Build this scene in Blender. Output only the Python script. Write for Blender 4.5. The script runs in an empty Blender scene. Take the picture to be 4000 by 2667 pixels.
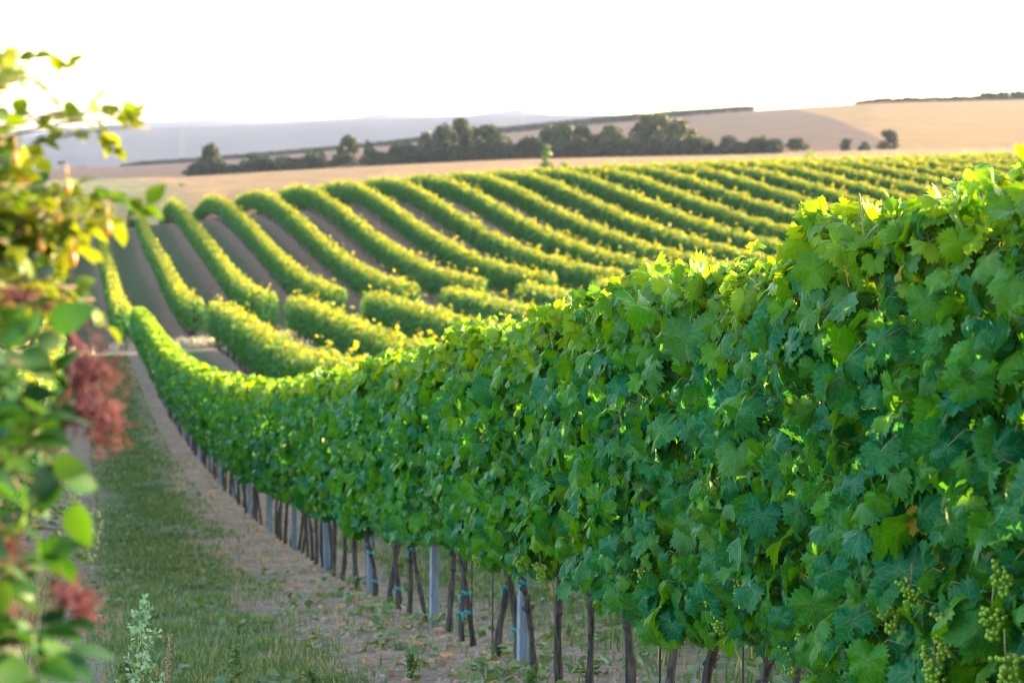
import bpy, math, random
import numpy as np
from math import radians as RAD, sin, cos, pi

# ------------------------------------------------------------------ camera, sky, sun, exposure
sc = bpy.context.scene
COL = sc.collection
FPX, CX, CY, VX0, VYH = 9444.0, 2000.0, 1333.5, 300.0, 560.0     # 85 mm on a 4000 px wide frame
YAW, PITCH = RAD(10.171), RAD(4.682)
cam_d = bpy.data.cameras.new("camera")
cam = bpy.data.objects.new("camera", cam_d); COL.objects.link(cam)
cam_d.sensor_width = 36.0; cam_d.lens = 85.0
cam_d.clip_start = 0.05; cam_d.clip_end = 30000
cam.rotation_euler = (RAD(90) - PITCH, 0, -YAW)
cam_d.dof.use_dof = True; cam_d.dof.focus_distance = 8.6; cam_d.dof.aperture_fstop = 5.6
sc.camera = cam

SUN_EL, SUN_AZ = RAD(10.5), RAD(78.0)          # azimuth clockwise from +Y (the row direction)
w = bpy.data.worlds.new("World"); sc.world = w; w.use_nodes = True
nt = w.node_tree; bg = nt.nodes["Background"]
sky = nt.nodes.new("ShaderNodeTexSky"); sky.sky_type = 'NISHITA'; sky.sun_disc = False
sky.sun_elevation = SUN_EL; sky.sun_rotation = SUN_AZ
sky.air_density = 1.0; sky.dust_density = 2.2; sky.ozone_density = 0.8; sky.altitude = 200
nt.links.new(sky.outputs[0], bg.inputs[0]); bg.inputs[1].default_value = 0.15
sun_d = bpy.data.lights.new("sun", 'SUN'); sun_d.energy = 3.6; sun_d.angle = RAD(0.5); sun_d.color = (1.0, 0.74, 0.42)
sun = bpy.data.objects.new("sun", sun_d); COL.objects.link(sun)
sun.rotation_euler = (RAD(90) - SUN_EL, 0, -SUN_AZ + pi)          # light travels from the azimuth side
from mathutils import Vector
_sd = Vector((sin(SUN_AZ) * cos(SUN_EL), cos(SUN_AZ) * cos(SUN_EL), sin(SUN_EL)))
sun.rotation_euler = _sd.to_track_quat('Z', 'Y').to_euler()
sc.view_settings.view_transform = 'Standard'; sc.view_settings.look = 'None'
sc.view_settings.exposure = 3.35; sc.view_settings.gamma = 1.0
sc.cycles.filter_width = 1.0; sc.cycles.max_bounces = 6; sc.cycles.transparent_max_bounces = 4
sc.cycles.diffuse_bounces = 3; sc.cycles.glossy_bounces = 2; sc.cycles.transmission_bounces = 4; sc.cycles.volume_bounces = 1
sc.cycles.sample_clamp_indirect = 6.0

rng = np.random.default_rng(7); random.seed(7)

# ------------------------------------------------------------------ geometry of the place
FW = np.array([sin(YAW), cos(YAW)]); RT = np.array([cos(YAW), -sin(YAW)])
ROW_D, ROW_S = 2.42, 3.30            # front row's offset from the camera, spacing of the near block
OPP_D, OPP_S = 1.97, 3.25            # the block on the opposite slope
HEAD0, HEAD1 = 103.3, 108.8          # headland track between the blocks
CREST = 238.0
_R = None
def _axes():
    p = PITCH
    vy = np.array([(VX0 - CX) / FPX, (CY - VYH) / FPX, -1.0]); vy /= np.linalg.norm(vy)
    up = np.array([0, cos(p), sin(p)])
    return np.stack([np.cross(vy, up), vy, up])
_R = _axes()
def ray(x, y):
    return _R @ np.array([(x - CX) / FPX, -(y - CY) / FPX, -1.0])
def at_depth(x, y, D):               # world point seen at a photo pixel, D metres in front of the camera
    return ray(x, y) * D
def on_plane(x, y, X):
    d = ray(x, y); return d * (X / d[0])

CTRL = np.array([(2,207.2,-10.06),(2,182,-10.78),(2,149.6,-10.67),(2,121.2,-10.05),(5.2,225.6,-6.86),(5.2,190.8,-7.89),(5.2,173.6,-8.73),(5.2,158.9,-8.39),(5.2,157.9,-9.64),(5.2,136.8,-9.78),(5.2,119.1,-9.48),(5.2,109.5,-9.17),(8.5,216.1,-6.54),(8.5,186.7,-7.2),(8.5,171.7,-8.57),(8.5,160.7,-7.49),(8.5,155.8,-8.96),(8.5,145.4,-8.24),(8.5,141,-9.05),(8.5,128.5,-9.1),(8.5,115,-8.74),(8.5,107.4,-8.58),(11.7,209.3,-6.08),(11.7,183.1,-6.54),(11.7,166.9,-7.3),(11.7,158.7,-8.3),(11.7,146.2,-7.93),(11.7,146.1,-8.47),(11.7,133.2,-8.69),(11.7,122.3,-8.64),(11.7,110.2,-8.46),(15,198.8,-5.7),(15,178,-6.1),(15,165.8,-6.65),(15,150,-7.17),(15,149.9,-7.78),(15,137.2,-8.02),(15,127.3,-8.34),(15,117.4,-8.41),(15,110.5,-8.48),(18.2,197.4,-5.5),(18.2,179.4,-5.83),(18.2,160.3,-6.87),(18.2,145.7,-7.85),(18.2,131.8,-8.18),(18.2,120.9,-8.31),(18.2,111.8,-8.35),(21.5,197.3,-5.25),(21.5,176.1,-5.84),(21.5,160,-6.88),(21.5,144.5,-7.66),(21.5,131.7,-8.03),(21.5,119.7,-8.24),(21.5,109.7,-8.19),(24.7,193,-5.05),(24.7,173.6,-5.73),(24.7,159.7,-6.49),(24.7,149.6,-7.07),(24.7,137.8,-7.82),(24.7,125,-7.97),(24.7,117.4,-7.92),(24.7,109.9,-7.91),(28,193.6,-4.82),(28,175.9,-5.23),(28,165.1,-5.92),(28,155.9,-6.59),(28,144.4,-7.28),(28,135.6,-7.64),(28,127.8,-7.75),(31.2,185.3,-4.57),(31.2,172.4,-5.18),(31.2,157.8,-6.15),(31.2,148.3,-6.83),(31.2,137.3,-7.39),(31.2,130,-7.66),(34.5,199.6,-4.37),(34.5,182,-4.46),(34.5,167.2,-5.36),(34.5,154.5,-6.27),(34.5,143.6,-6.99),(34.5,134.2,-7.41),(37.7,190.7,-3.96),(37.7,175.7,-4.53),(37.7,162.9,-5.29),(37.7,154.3,-5.89),(37.7,146.8,-6.45),(41,187.2,-3.85),(41,173.8,-4.29),(41,159.5,-5.44),(41,157.1,-5.48),(41,148.3,-6.12),(41,138.6,-6.64),(41,132.5,-6.9),(44.2,180.1,-3.73),(44.2,169.5,-4.5),(44.2,160.1,-5.21),(44.2,151.7,-5.89),(44.2,144,-6.29),(44.2,137,-6.67),(47.5,179.4,-3.87),(47.5,169.6,-4.45),(47.5,160.7,-5.05),(47.5,152.7,-5.7),(47.5,145.4,-6.14),(50.7,182.5,-3.57),(50.7,174,-4.07),(50.7,165.2,-4.58),(50.7,157.3,-5.17),(50.7,150.8,-5.67),(54,181.6,-3.68),(54,171.5,-4.18),(54,160.5,-4.95),(57.2,181.9,-3.69),(57.2,170.2,-4.23),(57.2,164.1,-4.71),(57.2,158.6,-5.08),(60.5,178.7,-3.59),(60.5,171.7,-4.1),(60.5,165.2,-4.52),(63.7,179.2,-3.48),(63.7,172.5,-3.83),(63.7,166.2,-4.32),(8.5,244.3,-8.37),(11.7,235.6,-8.56),(11.7,223.7,-7.15),(15,222.9,-7.12),(15,214.8,-6.4),(18.2,216.6,-6.45),(8.5,260.4,-10.37),(5.7,103.2,-8.73),(5.7,92.4,-8.3),(5.7,83.8,-8.1),(5.7,76.5,-7.94),(5.7,67.6,-7.65),(5.7,60.6,-7.32),(9,105.6,-8.62),(9,95.5,-8.17),(9,89.2,-8.13),(9,81.4,-7.92),(9,74.7,-7.74),(9,69,-7.59),(12.3,101.9,-8.25),(12.3,91.9,-7.86),(12.3,83.6,-7.73),(12.3,78.6,-7.61),(15.6,101.8,-8.02),(18.9,102.2,-8.05),(22.2,101.7,-7.89)], float)
NEARP = [(-6,-1.15),(0,-1.38),(3,-1.72),(6,-2.05),(7,-2.19),(8.3,-2.38),(10.2,-2.58),(13.1,-2.94),(16.5,-3.36),(21,-3.96),(28,-4.74),(35,-5.35),(42,-5.95),(49,-6.45),(56,-6.86),(68,-7.45),(81,-7.95),(94,-8.55),(104,-9.0)]
ext = []
for Y, Z in NEARP:
    for X in (-4.5, -1.0, 2.42):
        ext.append((X, Y, Z))
for Y, Z in ((0,-1.2),(30,-4.6),(60,-6.6),(80,-7.3)):
    ext.append((20., Y, Z)); ext.append((40., Y, Z + .4))
for X, Y, Z in ((45,200,-3.7),(45,228,-5.2),(64,200,-3.4),(64,228,-4.8),(83,205,-2.7),(83,230,-4.0),(100,205,-2.3),(100,230,-3.6),(30,228,-6.0),(30,246,-8.0),(83,150,-4.0),(83,110,-6),(50,110,-7.2),(2,232,-8.6),(2,250,-10.2),(-6,215,-9.6),(-6,150,-10.6),(-6,120,-10.4),(-6,245,-11)):
    ext.append((X, Y, Z))
CTRL = np.vstack([CTRL, np.array(ext)])
_c0 = CTRL[:, :2].mean(0)
def _basis(P): return np.column_stack([np.ones(len(P)), (P[:, :2] - _c0) / 100.0])
_L = 32.0
_lin = np.linalg.lstsq(_basis(CTRL), CTRL[:, 2], rcond=None)[0]
def _kern(A, B):
    d = A[:, None, :2] - B[None, :, :2]; d[..., 0] *= 1.0
    return 9.0 * np.exp(-(d ** 2).sum(-1) / (2 * _L * _L))
_al = np.linalg.solve(_kern(CTRL, CTRL) + np.eye(len(CTRL)) * 0.02, CTRL[:, 2] - _basis(CTRL) @ _lin)
def near_z(X, Y):
    X = np.asarray(X, float); Y = np.asarray(Y, float)
    P = np.column_stack([np.clip(X, -25, 120).ravel(), np.clip(Y, -8, 262).ravel()])
    out = np.empty(len(P))
    for i in range(0, len(P), 20000):
        q = P[i:i + 20000]; out[i:i + 20000] = _kern(q, CTRL) @ _al + _basis(q) @ _lin
    return out.reshape(X.shape)
FX = [-3000, 0, 150, 300, 480, 700, 1000, 1500, 2000, 2400, 2900, 3400, 4000, 7000]
FY = {300: [800, 800, 800, 800, 790, 770, 745, 700, 672, 655, 640, 622, 610, 600],
      450: [745, 745, 745, 743, 735, 725, 705, 668, 642, 630, 618, 600, 595, 590],
      650: [705, 705, 705, 702, 697, 690, 672, 645, 622, 613, 604, 588, 582, 575],
      1300: [690, 675, 662, 655, 650, 637, 615, 570, 516, 478, 436, 404, 389, 350]}
def far_z(xp, D):
    ks = [300, 450, 650, 1300]
    zs = [-(np.interp(xp, FX, FY[k]) - VYH) / FPX * k for k in ks]
    zr = zs[-1]
    z = np.where(D < 450, zs[0] + (zs[1] - zs[0]) * (D - 300) / 150, np.where(D < 650, zs[1] + (zs[2] - zs[1]) * (D - 450) / 200, zs[2] + (zs[3] - zs[2]) * (D - 650) / 650))
    t = np.clip((D - 1300) / 1500, 0, 1); t2 = t * t * (3 - 2 * t)
    return np.where(D > 1300, zr * (1 - t2) - 62 * t2 + (1 - t) * 0 , z)
def ss(a, b, x):
    t = np.clip((x - a) / (b - a), 0, 1); return t * t * (3 - 2 * t)
def ground_z(X, Y):
    X = np.asarray(X, float); Y = np.asarray(Y, float)
    D = X * FW[0] + Y * FW[1]; U = X * RT[0] + Y * RT[1]
    Ds = np.maximum(D, 1.0)
    xp = CX + FPX * np.clip(U / Ds, -.6, .6)
    wgt = ss(240, 310, D)
    return near_z(X, Y) * (1 - wgt) + far_z(xp, np.maximum(D, 300.0)) * wgt
def gz(x, y): return float(ground_z(np.array([x]), np.array([y]))[0])
def far_point(xp, D):                # ground point under photo column xp at depth D
    u = (xp - CX) / FPX
    X, Y = D * (FW[0] + u * RT[0]), D * (FW[1] + u * RT[1])
    return np.array([X, Y, gz(X, Y)])

# ------------------------------------------------------------------ mesh helpers
def mesh(name, V, F, mats, parent=None, loc=(0, 0, 0), mi=None, rnd=None, luv=None, smooth=True, extra=None):
    """V (n,3) world points; F (m,3) triangles or (m,4) quads. Linked as one object whose origin is loc."""
    V = np.asarray(V, np.float32) - np.asarray(loc, np.float32)
    F = np.asarray(F, np.int32); k = F.shape[1]
    me = bpy.data.meshes.new(name)
    me.vertices.add(len(V)); me.vertices.foreach_set("co", V.ravel())
    me.loops.add(F.size); me.loops.foreach_set("vertex_index", F.ravel())
    me.polygons.add(len(F)); me.polygons.foreach_set("loop_start", np.arange(0, F.size, k, dtype=np.int32))
    try: me.polygons.foreach_set("loop_total", np.full(len(F), k, np.int32))
    except Exception: pass
    for m in (mats if isinstance(mats, (list, tuple)) else [mats]): me.materials.append(m)
    if mi is not None: me.polygons.foreach_set("material_index", np.asarray(mi, np.int32))
    me.polygons.foreach_set("use_smooth", np.full(len(F), smooth, bool))
    if rnd is not None:
        a = me.attributes.new("rnd", 'FLOAT_COLOR', 'POINT'); a.data.foreach_set("color", np.asarray(rnd, np.float32).ravel())
    if luv is not None:
        a = me.attributes.new("luv", 'FLOAT_VECTOR', 'POINT'); a.data.foreach_set("vector", np.asarray(luv, np.float32).ravel())
    for nm, dat in (extra or {}).items():
        a = me.attributes.new(nm, 'FLOAT', 'POINT'); a.data.foreach_set("value", np.asarray(dat, np.float32))
    me.update(calc_edges=True); me.validate()
    o = bpy.data.objects.new(name, me); COL.objects.link(o)
    if parent is not None: o.parent = parent            # parent at the same origin: child loc relative
    base = np.zeros(3); p = parent
    while p is not None: base += np.asarray(p.location, float); p = p.parent
    o.location = tuple(np.asarray(loc, float) - base)
    return o
def tag(o, label=None, cat=None, group=None, kind=None):
    if label: o['label'] = label
    if cat: o['category'] = cat
    if group: o['group'] = group
    if kind: o['kind'] = kind
    return o
def thing(name, loc, label, cat, group=None):
    o = bpy.data.objects.new(name, None); COL.objects.link(o)
    o.location = tuple(float(v) for v in loc); o.empty_display_size = .2
    return tag(o, label, cat, group)
def copy_tree(o, parent=None):
    c = o.copy(); COL.objects.link(c)
    if parent is not None: c.parent = parent
    for ch in list(o.children): copy_tree(ch, c)
    return c
def nrmz(a): return a / np.maximum(np.linalg.norm(a, axis=-1, keepdims=True), 1e-9)

class MB:
    """collects pieces (triangles) for one mesh"""
    def __init__(s): s.V, s.F, s.M, s.R, s.U, s.n = [], [], [], [], [], 0
    def add(s, V, F, m=0, rnd=None, luv=None):
        V = np.asarray(V, float); F = np.asarray(F, int)
        if F.shape[1] == 4: F = np.vstack([F[:, [0, 1, 2]], F[:, [0, 2, 3]]])
        s.V.append(V); s.F.append(F + s.n); s.n += len(V)
        s.M.append(np.full(len(F), m))
        s.R.append(np.tile([.5, 0, 0, 1.], (len(V), 1)) if rnd is None else (np.tile(rnd, (len(V), 1)) if np.ndim(rnd) == 1 else rnd))
        s.U.append(np.zeros((len(V), 3)) if luv is None else luv)
    def tube(s, P, r, n=6, m=0, rnd=None, cap=True, jit=0.0):
        P = np.asarray(P, float); k = len(P); r = np.broadcast_to(np.asarray(r, float), (k,))
        T = nrmz(np.gradient(P, axis=0)); ref = np.array([.3, .9, .2]) if abs(T[0, 2]) > .6 else np.array([0, 0, 1.])
        A = nrmz(np.cross(T, ref)); B = np.cross(T, A)
        t = np.arange(n) / n * 2 * pi
        rr = r[:, None] * (1 + jit * rng.standard_normal((k, n)))
        V = P[:, None] + (np.cos(t)[None, :, None] * A[:, None] + np.sin(t)[None, :, None] * B[:, None]) * rr[..., None]
        V = V.reshape(-1, 3); i = np.arange(k - 1)[:, None] * n; j = np.arange(n)[None]; j2 = (j + 1) % n
        F = np.stack([i + j, i + j2, i + n + j2, i + n + j], -1).reshape(-1, 4)
        F = np.vstack([F[:, [0, 1, 2]], F[:, [0, 2, 3]]])
        if cap:
            V = np.vstack([V, P[:1], P[-1:]]); c0, c1 = k * n, k * n + 1; jj = np.arange(n)
            F = np.vstack([F, np.stack([np.full(n, c0), (jj + 1) % n, jj], -1), np.stack([np.full(n, c1), (k - 1) * n + jj, (k - 1) * n + (jj + 1) % n], -1)])
        s.add(V, F, m, rnd)
    def box(s, c, h, m=0, rnd=None):
        c = np.asarray(c, float); h = np.asarray(h, float)
        q = np.array([[x, y, z] for x in (-1, 1) for y in (-1, 1) for z in (-1, 1)], float)
        s.add(c + q * h, [[0, 1, 3, 2], [4, 6, 7, 5], [0, 4, 5, 1], [2, 3, 7, 6], [0, 2, 6, 4], [1, 5, 7, 3]], m, rnd)
    def leaves(s, tpl, pos, nrm, tip, size, rnd, m=0):
        """instances of a leaf template; tpl = (V, F, luv) or a list of them picked at random"""
        pos = np.asarray(pos, float)
        if len(pos) == 0: return
        tl = tpl if isinstance(tpl, list) else [tpl]
        pick = rng.integers(0, len(tl), len(pos))
        for q, (TV, TF, TU) in enumerate(tl):
            k = np.where(pick == q)[0]
            if len(k) == 0: continue
            z = nrmz(nrm[k]); y = tip[k] - z * (tip[k] * z).sum(-1, keepdims=True); y = nrmz(y); x = np.cross(y, z)
            S = size[k][:, None, None]
            V = pos[k][:, None] + S * (x[:, None] * TV[None, :, :1] + y[:, None] * TV[None, :, 1:2] + z[:, None] * TV[None, :, 2:3])
            F = TF[None] + (np.arange(len(k)) * len(TV))[:, None, None]
            s.add(V.reshape(-1, 3), F.reshape(-1, 3), m, np.repeat(rnd[k], len(TV), 0), np.tile(TU, (len(k), 1)))
    def build(s, name, mats, parent=None, loc=None, smooth=True):
        V = np.vstack(s.V); F = np.vstack(s.F)
        if loc is None: loc = tuple(parent.location) if parent is not None else (0, 0, 0)
        return mesh(name, V, F, mats, parent, loc, np.concatenate(s.M), np.vstack(s.R), np.vstack(s.U), smooth)

def vnoise(x, seed=0, n=4):           # smooth 1-D noise, about -1..1
    r = np.random.default_rng(seed); x = np.asarray(x, float); o = np.zeros_like(x)
    for i in range(n):
        o += np.sin(x * (2 ** i) * r.uniform(.8, 1.25) + r.uniform(0, 6.28)) / (1.5 ** i)
    return o / 1.9

# leaf templates -------------------------------------------------------------------------------
def grape_leaf(nout, ring, seed, cup=.22, fold=.16):
    r = np.random.default_rng(seed)
    A = np.array([0, 25, 50, 78, 106, 138, 162, 180.]); Rr = np.array([.64, .47, .60, .46, .53, .47, .40, .10])
    Rr = Rr * r.uniform(.94, 1.06, len(Rr))
    t = np.linspace(-180, 180, nout + 1)[:-1] + 180 / nout
    rad = np.interp(np.abs(t), A, Rr) * (1 + .06 * np.sin(np.radians(t) * 1.0 + r.uniform(0, 6)))
    if nout >= 20: rad *= 1 + (.10 if nout > 30 else .07) * np.where(np.arange(nout) % 2 == 0, 1, -1) * r.uniform(.6, 1.2, nout)
    th = np.radians(t); out = np.column_stack([rad * np.sin(th), rad * np.cos(th)])
    P = [np.zeros((1, 2))]; F = []
    if ring:
        k = nout // 2; mid = out[::2] * .52; P += [mid, out]
        for i in range(k): F.append((0, 1 + (i + 1) % k, 1 + i))
        for i in range(nout):
            a, b = 1 + k + i, 1 + k + (i + 1) % nout; m0 = 1 + i // 2; m1 = 1 + ((i + 1) // 2) % k
            F.append((m0, b, a))
            if m1 != m0: F.append((m0, m1, b))
    else:
        P += [out]
        for i in range(nout): F.append((0, 1 + (i + 1) % nout, 1 + i))
    P = np.vstack(P); x, y = P[:, 0], P[:, 1]; rr = np.hypot(x, y); an = np.arctan2(x, y)
    ph = r.uniform(0, 6.28)
    z = -cup * rr ** 2 * 1.5 + fold * np.abs(x) * (1 if r.random() < .7 else -1) + .15 * rr * np.sin(3 * an + ph) + .08 * rr * np.sin(7 * an + ph * 2) - .35 * np.clip(y, 0, 1) ** 2 * r.uniform(0, 1)
    return np.column_stack([x, y, z]), np.array(F), np.column_stack([x, y, np.zeros_like(x)])
def oval_leaf(n=8, wdt=.36, curl=.3, fold=.25, seed=0, teeth=0.0):
    """blade from the origin to (0,1), both halves bent up along the midrib"""
    t = np.linspace(0, 1, n); hw = wdt * np.sin(pi * t ** .8) ** .9 * (1 + teeth * np.where(np.arange(n) % 2 == 0, 1, -1))
    z = -curl * t ** 2
    V = np.vstack([np.column_stack([np.zeros(n), t, z]), np.column_stack([-hw, t, z + fold * hw]), np.column_stack([hw, t, z + fold * hw])])
    F = []
    for i in range(n - 1):
        for a, b in ((0, n), (2 * n, 0)):
            F += [(a + i, a + i + 1, b + i + 1), (a + i, b + i + 1, b + i)]
    return V, np.array(F), np.column_stack([V[:, 0], V[:, 1] - .2, 0 * V[:, 0]])
def quad_leaf(f=.18):
    V = np.array([[0, -.1, 0], [.5, .3, f], [0, .75, -.08], [-.5, .3, f]], float)
    return V, np.array([[0, 1, 2], [0, 2, 3]]), np.column_stack([V[:, :2], np.zeros(4)])
T_HI = [grape_leaf(52, True, s, cup=rng.uniform(.2, .6), fold=rng.uniform(.12, .5)) for s in range(10)]
T_MD = [grape_leaf(24, True, 20 + s, .35, .3) for s in range(5)]
T_LO = [grape_leaf(10, False, 40 + s) for s in range(4)]
T_Q = [quad_leaf(.18), quad_leaf(-.1), quad_leaf(.3)]
T_OV = [oval_leaf(8, .34, c, f) for c, f in ((.25, .25), (.45, .15), (.1, .4))]
T_ROSE = [oval_leaf(8, .36, c, f) for c, f in ((.15, .2), (.3, .3))]
# ------------------------------------------------------------------ materials
def mat(name):
    m = bpy.data.materials.new(name); m.use_nodes = True
    t = m.node_tree; t.nodes.clear(); return m, t
class N:
    def __init__(s, t): s.t = t
    def n(s, typ, **kw):
        x = s.t.nodes.new(typ)
        for k, v in kw.items(): setattr(x, k, v)
        return x
    def l(s, a, b): s.t.links.new(a, b)
    def put(s, sock, v):
        if hasattr(v, 'is_output') or isinstance(v, bpy.types.NodeSocket): s.l(v, sock)
        else: sock.default_value = v
    def math(s, op, a, b=None, c=None):
        x = s.n("ShaderNodeMath", operation=op); s.put(x.inputs[0], a)
        if b is not None: s.put(x.inputs[1], b)
        if c is not None: s.put(x.inputs[2], c)
        return x.outputs[0]
    def mix(s, f, a, b, op='MIX'):
        x = s.n("ShaderNodeMix", data_type='RGBA', blend_type=op); s.put(x.inputs[0], f); s.put(x.inputs[6], a); s.put(x.inputs[7], b)
        return x.outputs[2]
    def mapr(s, v, a, b, c=0., d=1., smooth=True):
        x = s.n("ShaderNodeMapRange", interpolation_type='SMOOTHSTEP' if smooth else 'LINEAR'); s.put(x.inputs[0], v)
        for i, q in enumerate((a, b, c, d)): s.put(x.inputs[1 + i], q)
        return x.outputs[0]
    def noise(s, vec, scale, det=4, rough=.55):
        x = s.n("ShaderNodeTexNoise"); 
        if vec is not None: s.l(vec, x.inputs['Vector'])
        x.inputs['Scale'].default_value = scale; x.inputs['Detail'].default_value = det; x.inputs['Roughness'].default_value = rough
        return x.outputs[0]
    def attr(s, name): return s.n("ShaderNodeAttribute", attribute_name=name)
    def bump(s, h, strength=.3, dist=.02):
        x = s.n("ShaderNodeBump"); x.inputs['Strength'].default_value = strength; x.inputs['Distance'].default_value = dist; s.l(h, x.inputs['Height']); return x.outputs[0]
    def out(s, sh): o = s.n("ShaderNodeOutputMaterial"); s.l(sh, o.inputs[0])
    def prin(s, col, rough=.5, spec=.5, normal=None, metal=0.):
        p = s.n("ShaderNodeBsdfPrincipled"); s.put(p.inputs['Base Color'], col); s.put(p.inputs['Roughness'], rough)
        p.inputs['Specular IOR Level'].default_value = spec; p.inputs['Metallic'].default_value = metal
        if normal is not None: s.l(normal, p.inputs['Normal'])
        return p.outputs[0]
def leaf_mat(name, dark, mid, young_sunlit, dead_sunlit, trans=.42, tcol=(1.5, 1.5, .35), rough=.42, spec=.5, veins=True, mott=14.0):
    m, t = mat(name); q = N(t)
    a = q.attr("rnd"); sep = q.n("ShaderNodeSeparateColor"); q.l(a.outputs['Color'], sep.inputs[0]); r, g, b = sep.outputs[0], sep.outputs[1], sep.outputs[2]
    col = q.mix(r, (*dark, 1), (*mid, 1)); col = q.mix(g, col, (*young_sunlit, 1)); col = q.mix(b, col, (*dead_sunlit, 1))  # young and dead tones also carry sunlight painted on the vine tops
    geo = q.n("ShaderNodeNewGeometry"); nz = q.noise(geo.outputs['Position'], mott, 3)
    col = q.mix(q.mapr(nz, .3, .7), col, q.mix(1.0, col, (.72, .78, .72, 1), 'MULTIPLY'))
    nrm = None
    if veins:
        u = q.attr("luv"); sx = q.n("ShaderNodeSeparateXYZ"); q.l(u.outputs['Vector'], sx.inputs[0])
        ax = q.math('ABSOLUTE', sx.outputs[0]); y = sx.outputs[1]; best = None
        for deg in (0, 50, 106):
            s_, c_ = sin(RAD(deg)), cos(RAD(deg))
            d = q.math('ABSOLUTE', q.math('SUBTRACT', q.math('MULTIPLY', ax, c_), q.math('MULTIPLY', y, s_)))
            al = q.math('ADD', q.math('MULTIPLY', ax, s_), q.math('MULTIPLY', y, c_))
            d = q.math('ADD', d, q.math('MULTIPLY', q.math('LESS_THAN', al, 0.0), 1.0))
            d = q.math('ADD', d, q.math('MULTIPLY', al, .012))
            # side veins: ribs slanting off the main vein
            ph = q.math('FRACT', q.math('MULTIPLY', q.math('SUBTRACT', al, q.math('MULTIPLY', q.math('ABSOLUTE', d), .9)), 6.0))
            rib = q.math('ADD', q.math('MULTIPLY', q.math('ABSOLUTE', q.math('SUBTRACT', ph, .5)), .09), .003)
            e = q.math('MINIMUM', d, q.math('ADD', rib, q.math('MULTIPLY', q.math('GREATER_THAN', d, .17), 1.0)))
            best = e if best is None else q.math('MINIMUM', best, e)
        v = q.mapr(best, .004, .016, 1., 0.)
        col = q.mix(q.math('MULTIPLY', v, .38), col, q.mix(.5, col, (.22, .30, .08, 1)))
        ln = q.n("ShaderNodeVectorMath", operation='LENGTH'); q.l(u.outputs['Vector'], ln.inputs[0])
        n7 = q.noise(geo.outputs['Position'], 26, 2)
        ed = q.mapr(q.math('ADD', ln.outputs['Value'], q.math('MULTIPLY', q.math('SUBTRACT', n7, .5), .5)), .62, .76)
        col = q.mix(q.math('MULTIPLY', ed, .38), col, (.19, .17, .02, 1))
        nrm = q.bump(q.math('MULTIPLY', v, -1.0), .25, .003)
    d = q.prin(col, rough, spec, nrm)
    tr = q.n("ShaderNodeBsdfTranslucent"); q.l(q.mix(.22 if veins else 0.0, q.mix(1.0, col, (*tcol, 1), 'MULTIPLY'), (.13, .21, .008, 1)), tr.inputs[0])
    mx = q.n("ShaderNodeMixShader"); mx.inputs[0].default_value = trans; q.l(d, mx.inputs[1]); q.l(tr.outputs[0], mx.inputs[2])
    q.out(mx.outputs[0]); return m
M = {}
M['leaf'] = leaf_mat("vine_leaf", (.0005, .110, .044), (.040, .180, .0005), (.20, .31, .003), (.50, .22, .01), trans=.40, tcol=(2.4, 1.8, .20), rough=.36, spec=.12)
M['far_leaf'] = leaf_mat("vine_leaf_far", (.014, .100, .030), (.052, .148, .014), (.30, .29, .02), (.38, .2, .02), trans=.36, tcol=(3.2, 2.3, .30), rough=.55, spec=.25, veins=False, mott=2.0)  # third colour: young leaves and the yellow sunlight painted on row tops
M['elder'] = leaf_mat("elder_leaf", (.006, .050, .014), (.035, .11, .010), (.13, .18, .012), (.40, .25, .04), trans=.32, tcol=(2.0, 1.8, .4), rough=.55, spec=.3, veins=False)
M['rose'] = leaf_mat("rose_leaf", (.015, .07, .02), (.06, .13, .012), (.22, .23, .012), (.45, .24, .03), trans=.42, tcol=(1.6, 1.5, .3), rough=.4, spec=.45, veins=False)
M['tree'] = leaf_mat("tree_leaf", (.014, .030, .014), (.036, .050, .018), (.12, .12, .03), (.2, .12, .05), trans=.25, tcol=(1.6, 1.4, .5), rough=.6, spec=.25, veins=False, mott=.6)
M['grass'] = leaf_mat("grass_blade", (.040, .110, .038), (.080, .150, .050), (.17, .20, .06), (.36, .27, .15), trans=.3, tcol=(1.6, 1.5, .5), rough=.55, spec=.3, veins=False, mott=3.0)
M['weed'] = leaf_mat("weed_leaf", (.20, .34, .20), (.28, .42, .26), (.38, .46, .3), (.28, .16, .08), trans=.3, tcol=(1.4, 1.4, .5), rough=.6, spec=.3, veins=False)
def simple(name, c1, c2, scale, rough=.8, spec=.3, bump=.4, stretch=(1, 1, 1), metal=0., trans=0.):
    m, t = mat(name); q = N(t); geo = q.n("ShaderNodeNewGeometry")
    mp = q.n("ShaderNodeMapping"); q.l(geo.outputs['Position'], mp.inputs[0]); mp.inputs['Scale'].default_value = stretch
    nz = q.noise(mp.outputs[0], scale, 5, .6)
    sh = q.prin(q.mix(q.mapr(nz, .3, .7), (*c1, 1), (*c2, 1)), rough, spec, q.bump(nz, bump, .01) if bump else None, metal)
    if trans:
        tr = q.n("ShaderNodeBsdfTranslucent"); tr.inputs[0].default_value = (*[min(1, v * 1.5) for v in c2], 1)
        mx = q.n("ShaderNodeMixShader"); mx.inputs[0].default_value = trans; q.l(sh, mx.inputs[1]); q.l(tr.outputs[0], mx.inputs[2]); sh = mx.outputs[0]
    q.out(sh); return m
M['bark'] = simple("vine_bark", (.018, .015, .014), (.075, .062, .056), 60, .9, .2, 1.0, (1, 1, .12))
M['treebark'] = simple("tree_bark", (.05, .04, .03), (.12, .10, .08), 3, .9, .2, .5)
M['cane'] = simple("green_cane", (.14, .13, .03), (.22, .20, .05), 25, .5, .4, .2, trans=.15)
M['petiole'] = simple("leaf_stalk", (.16, .15, .05), (.26, .20, .09), 25, .5, .4, 0, trans=.2)
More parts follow.
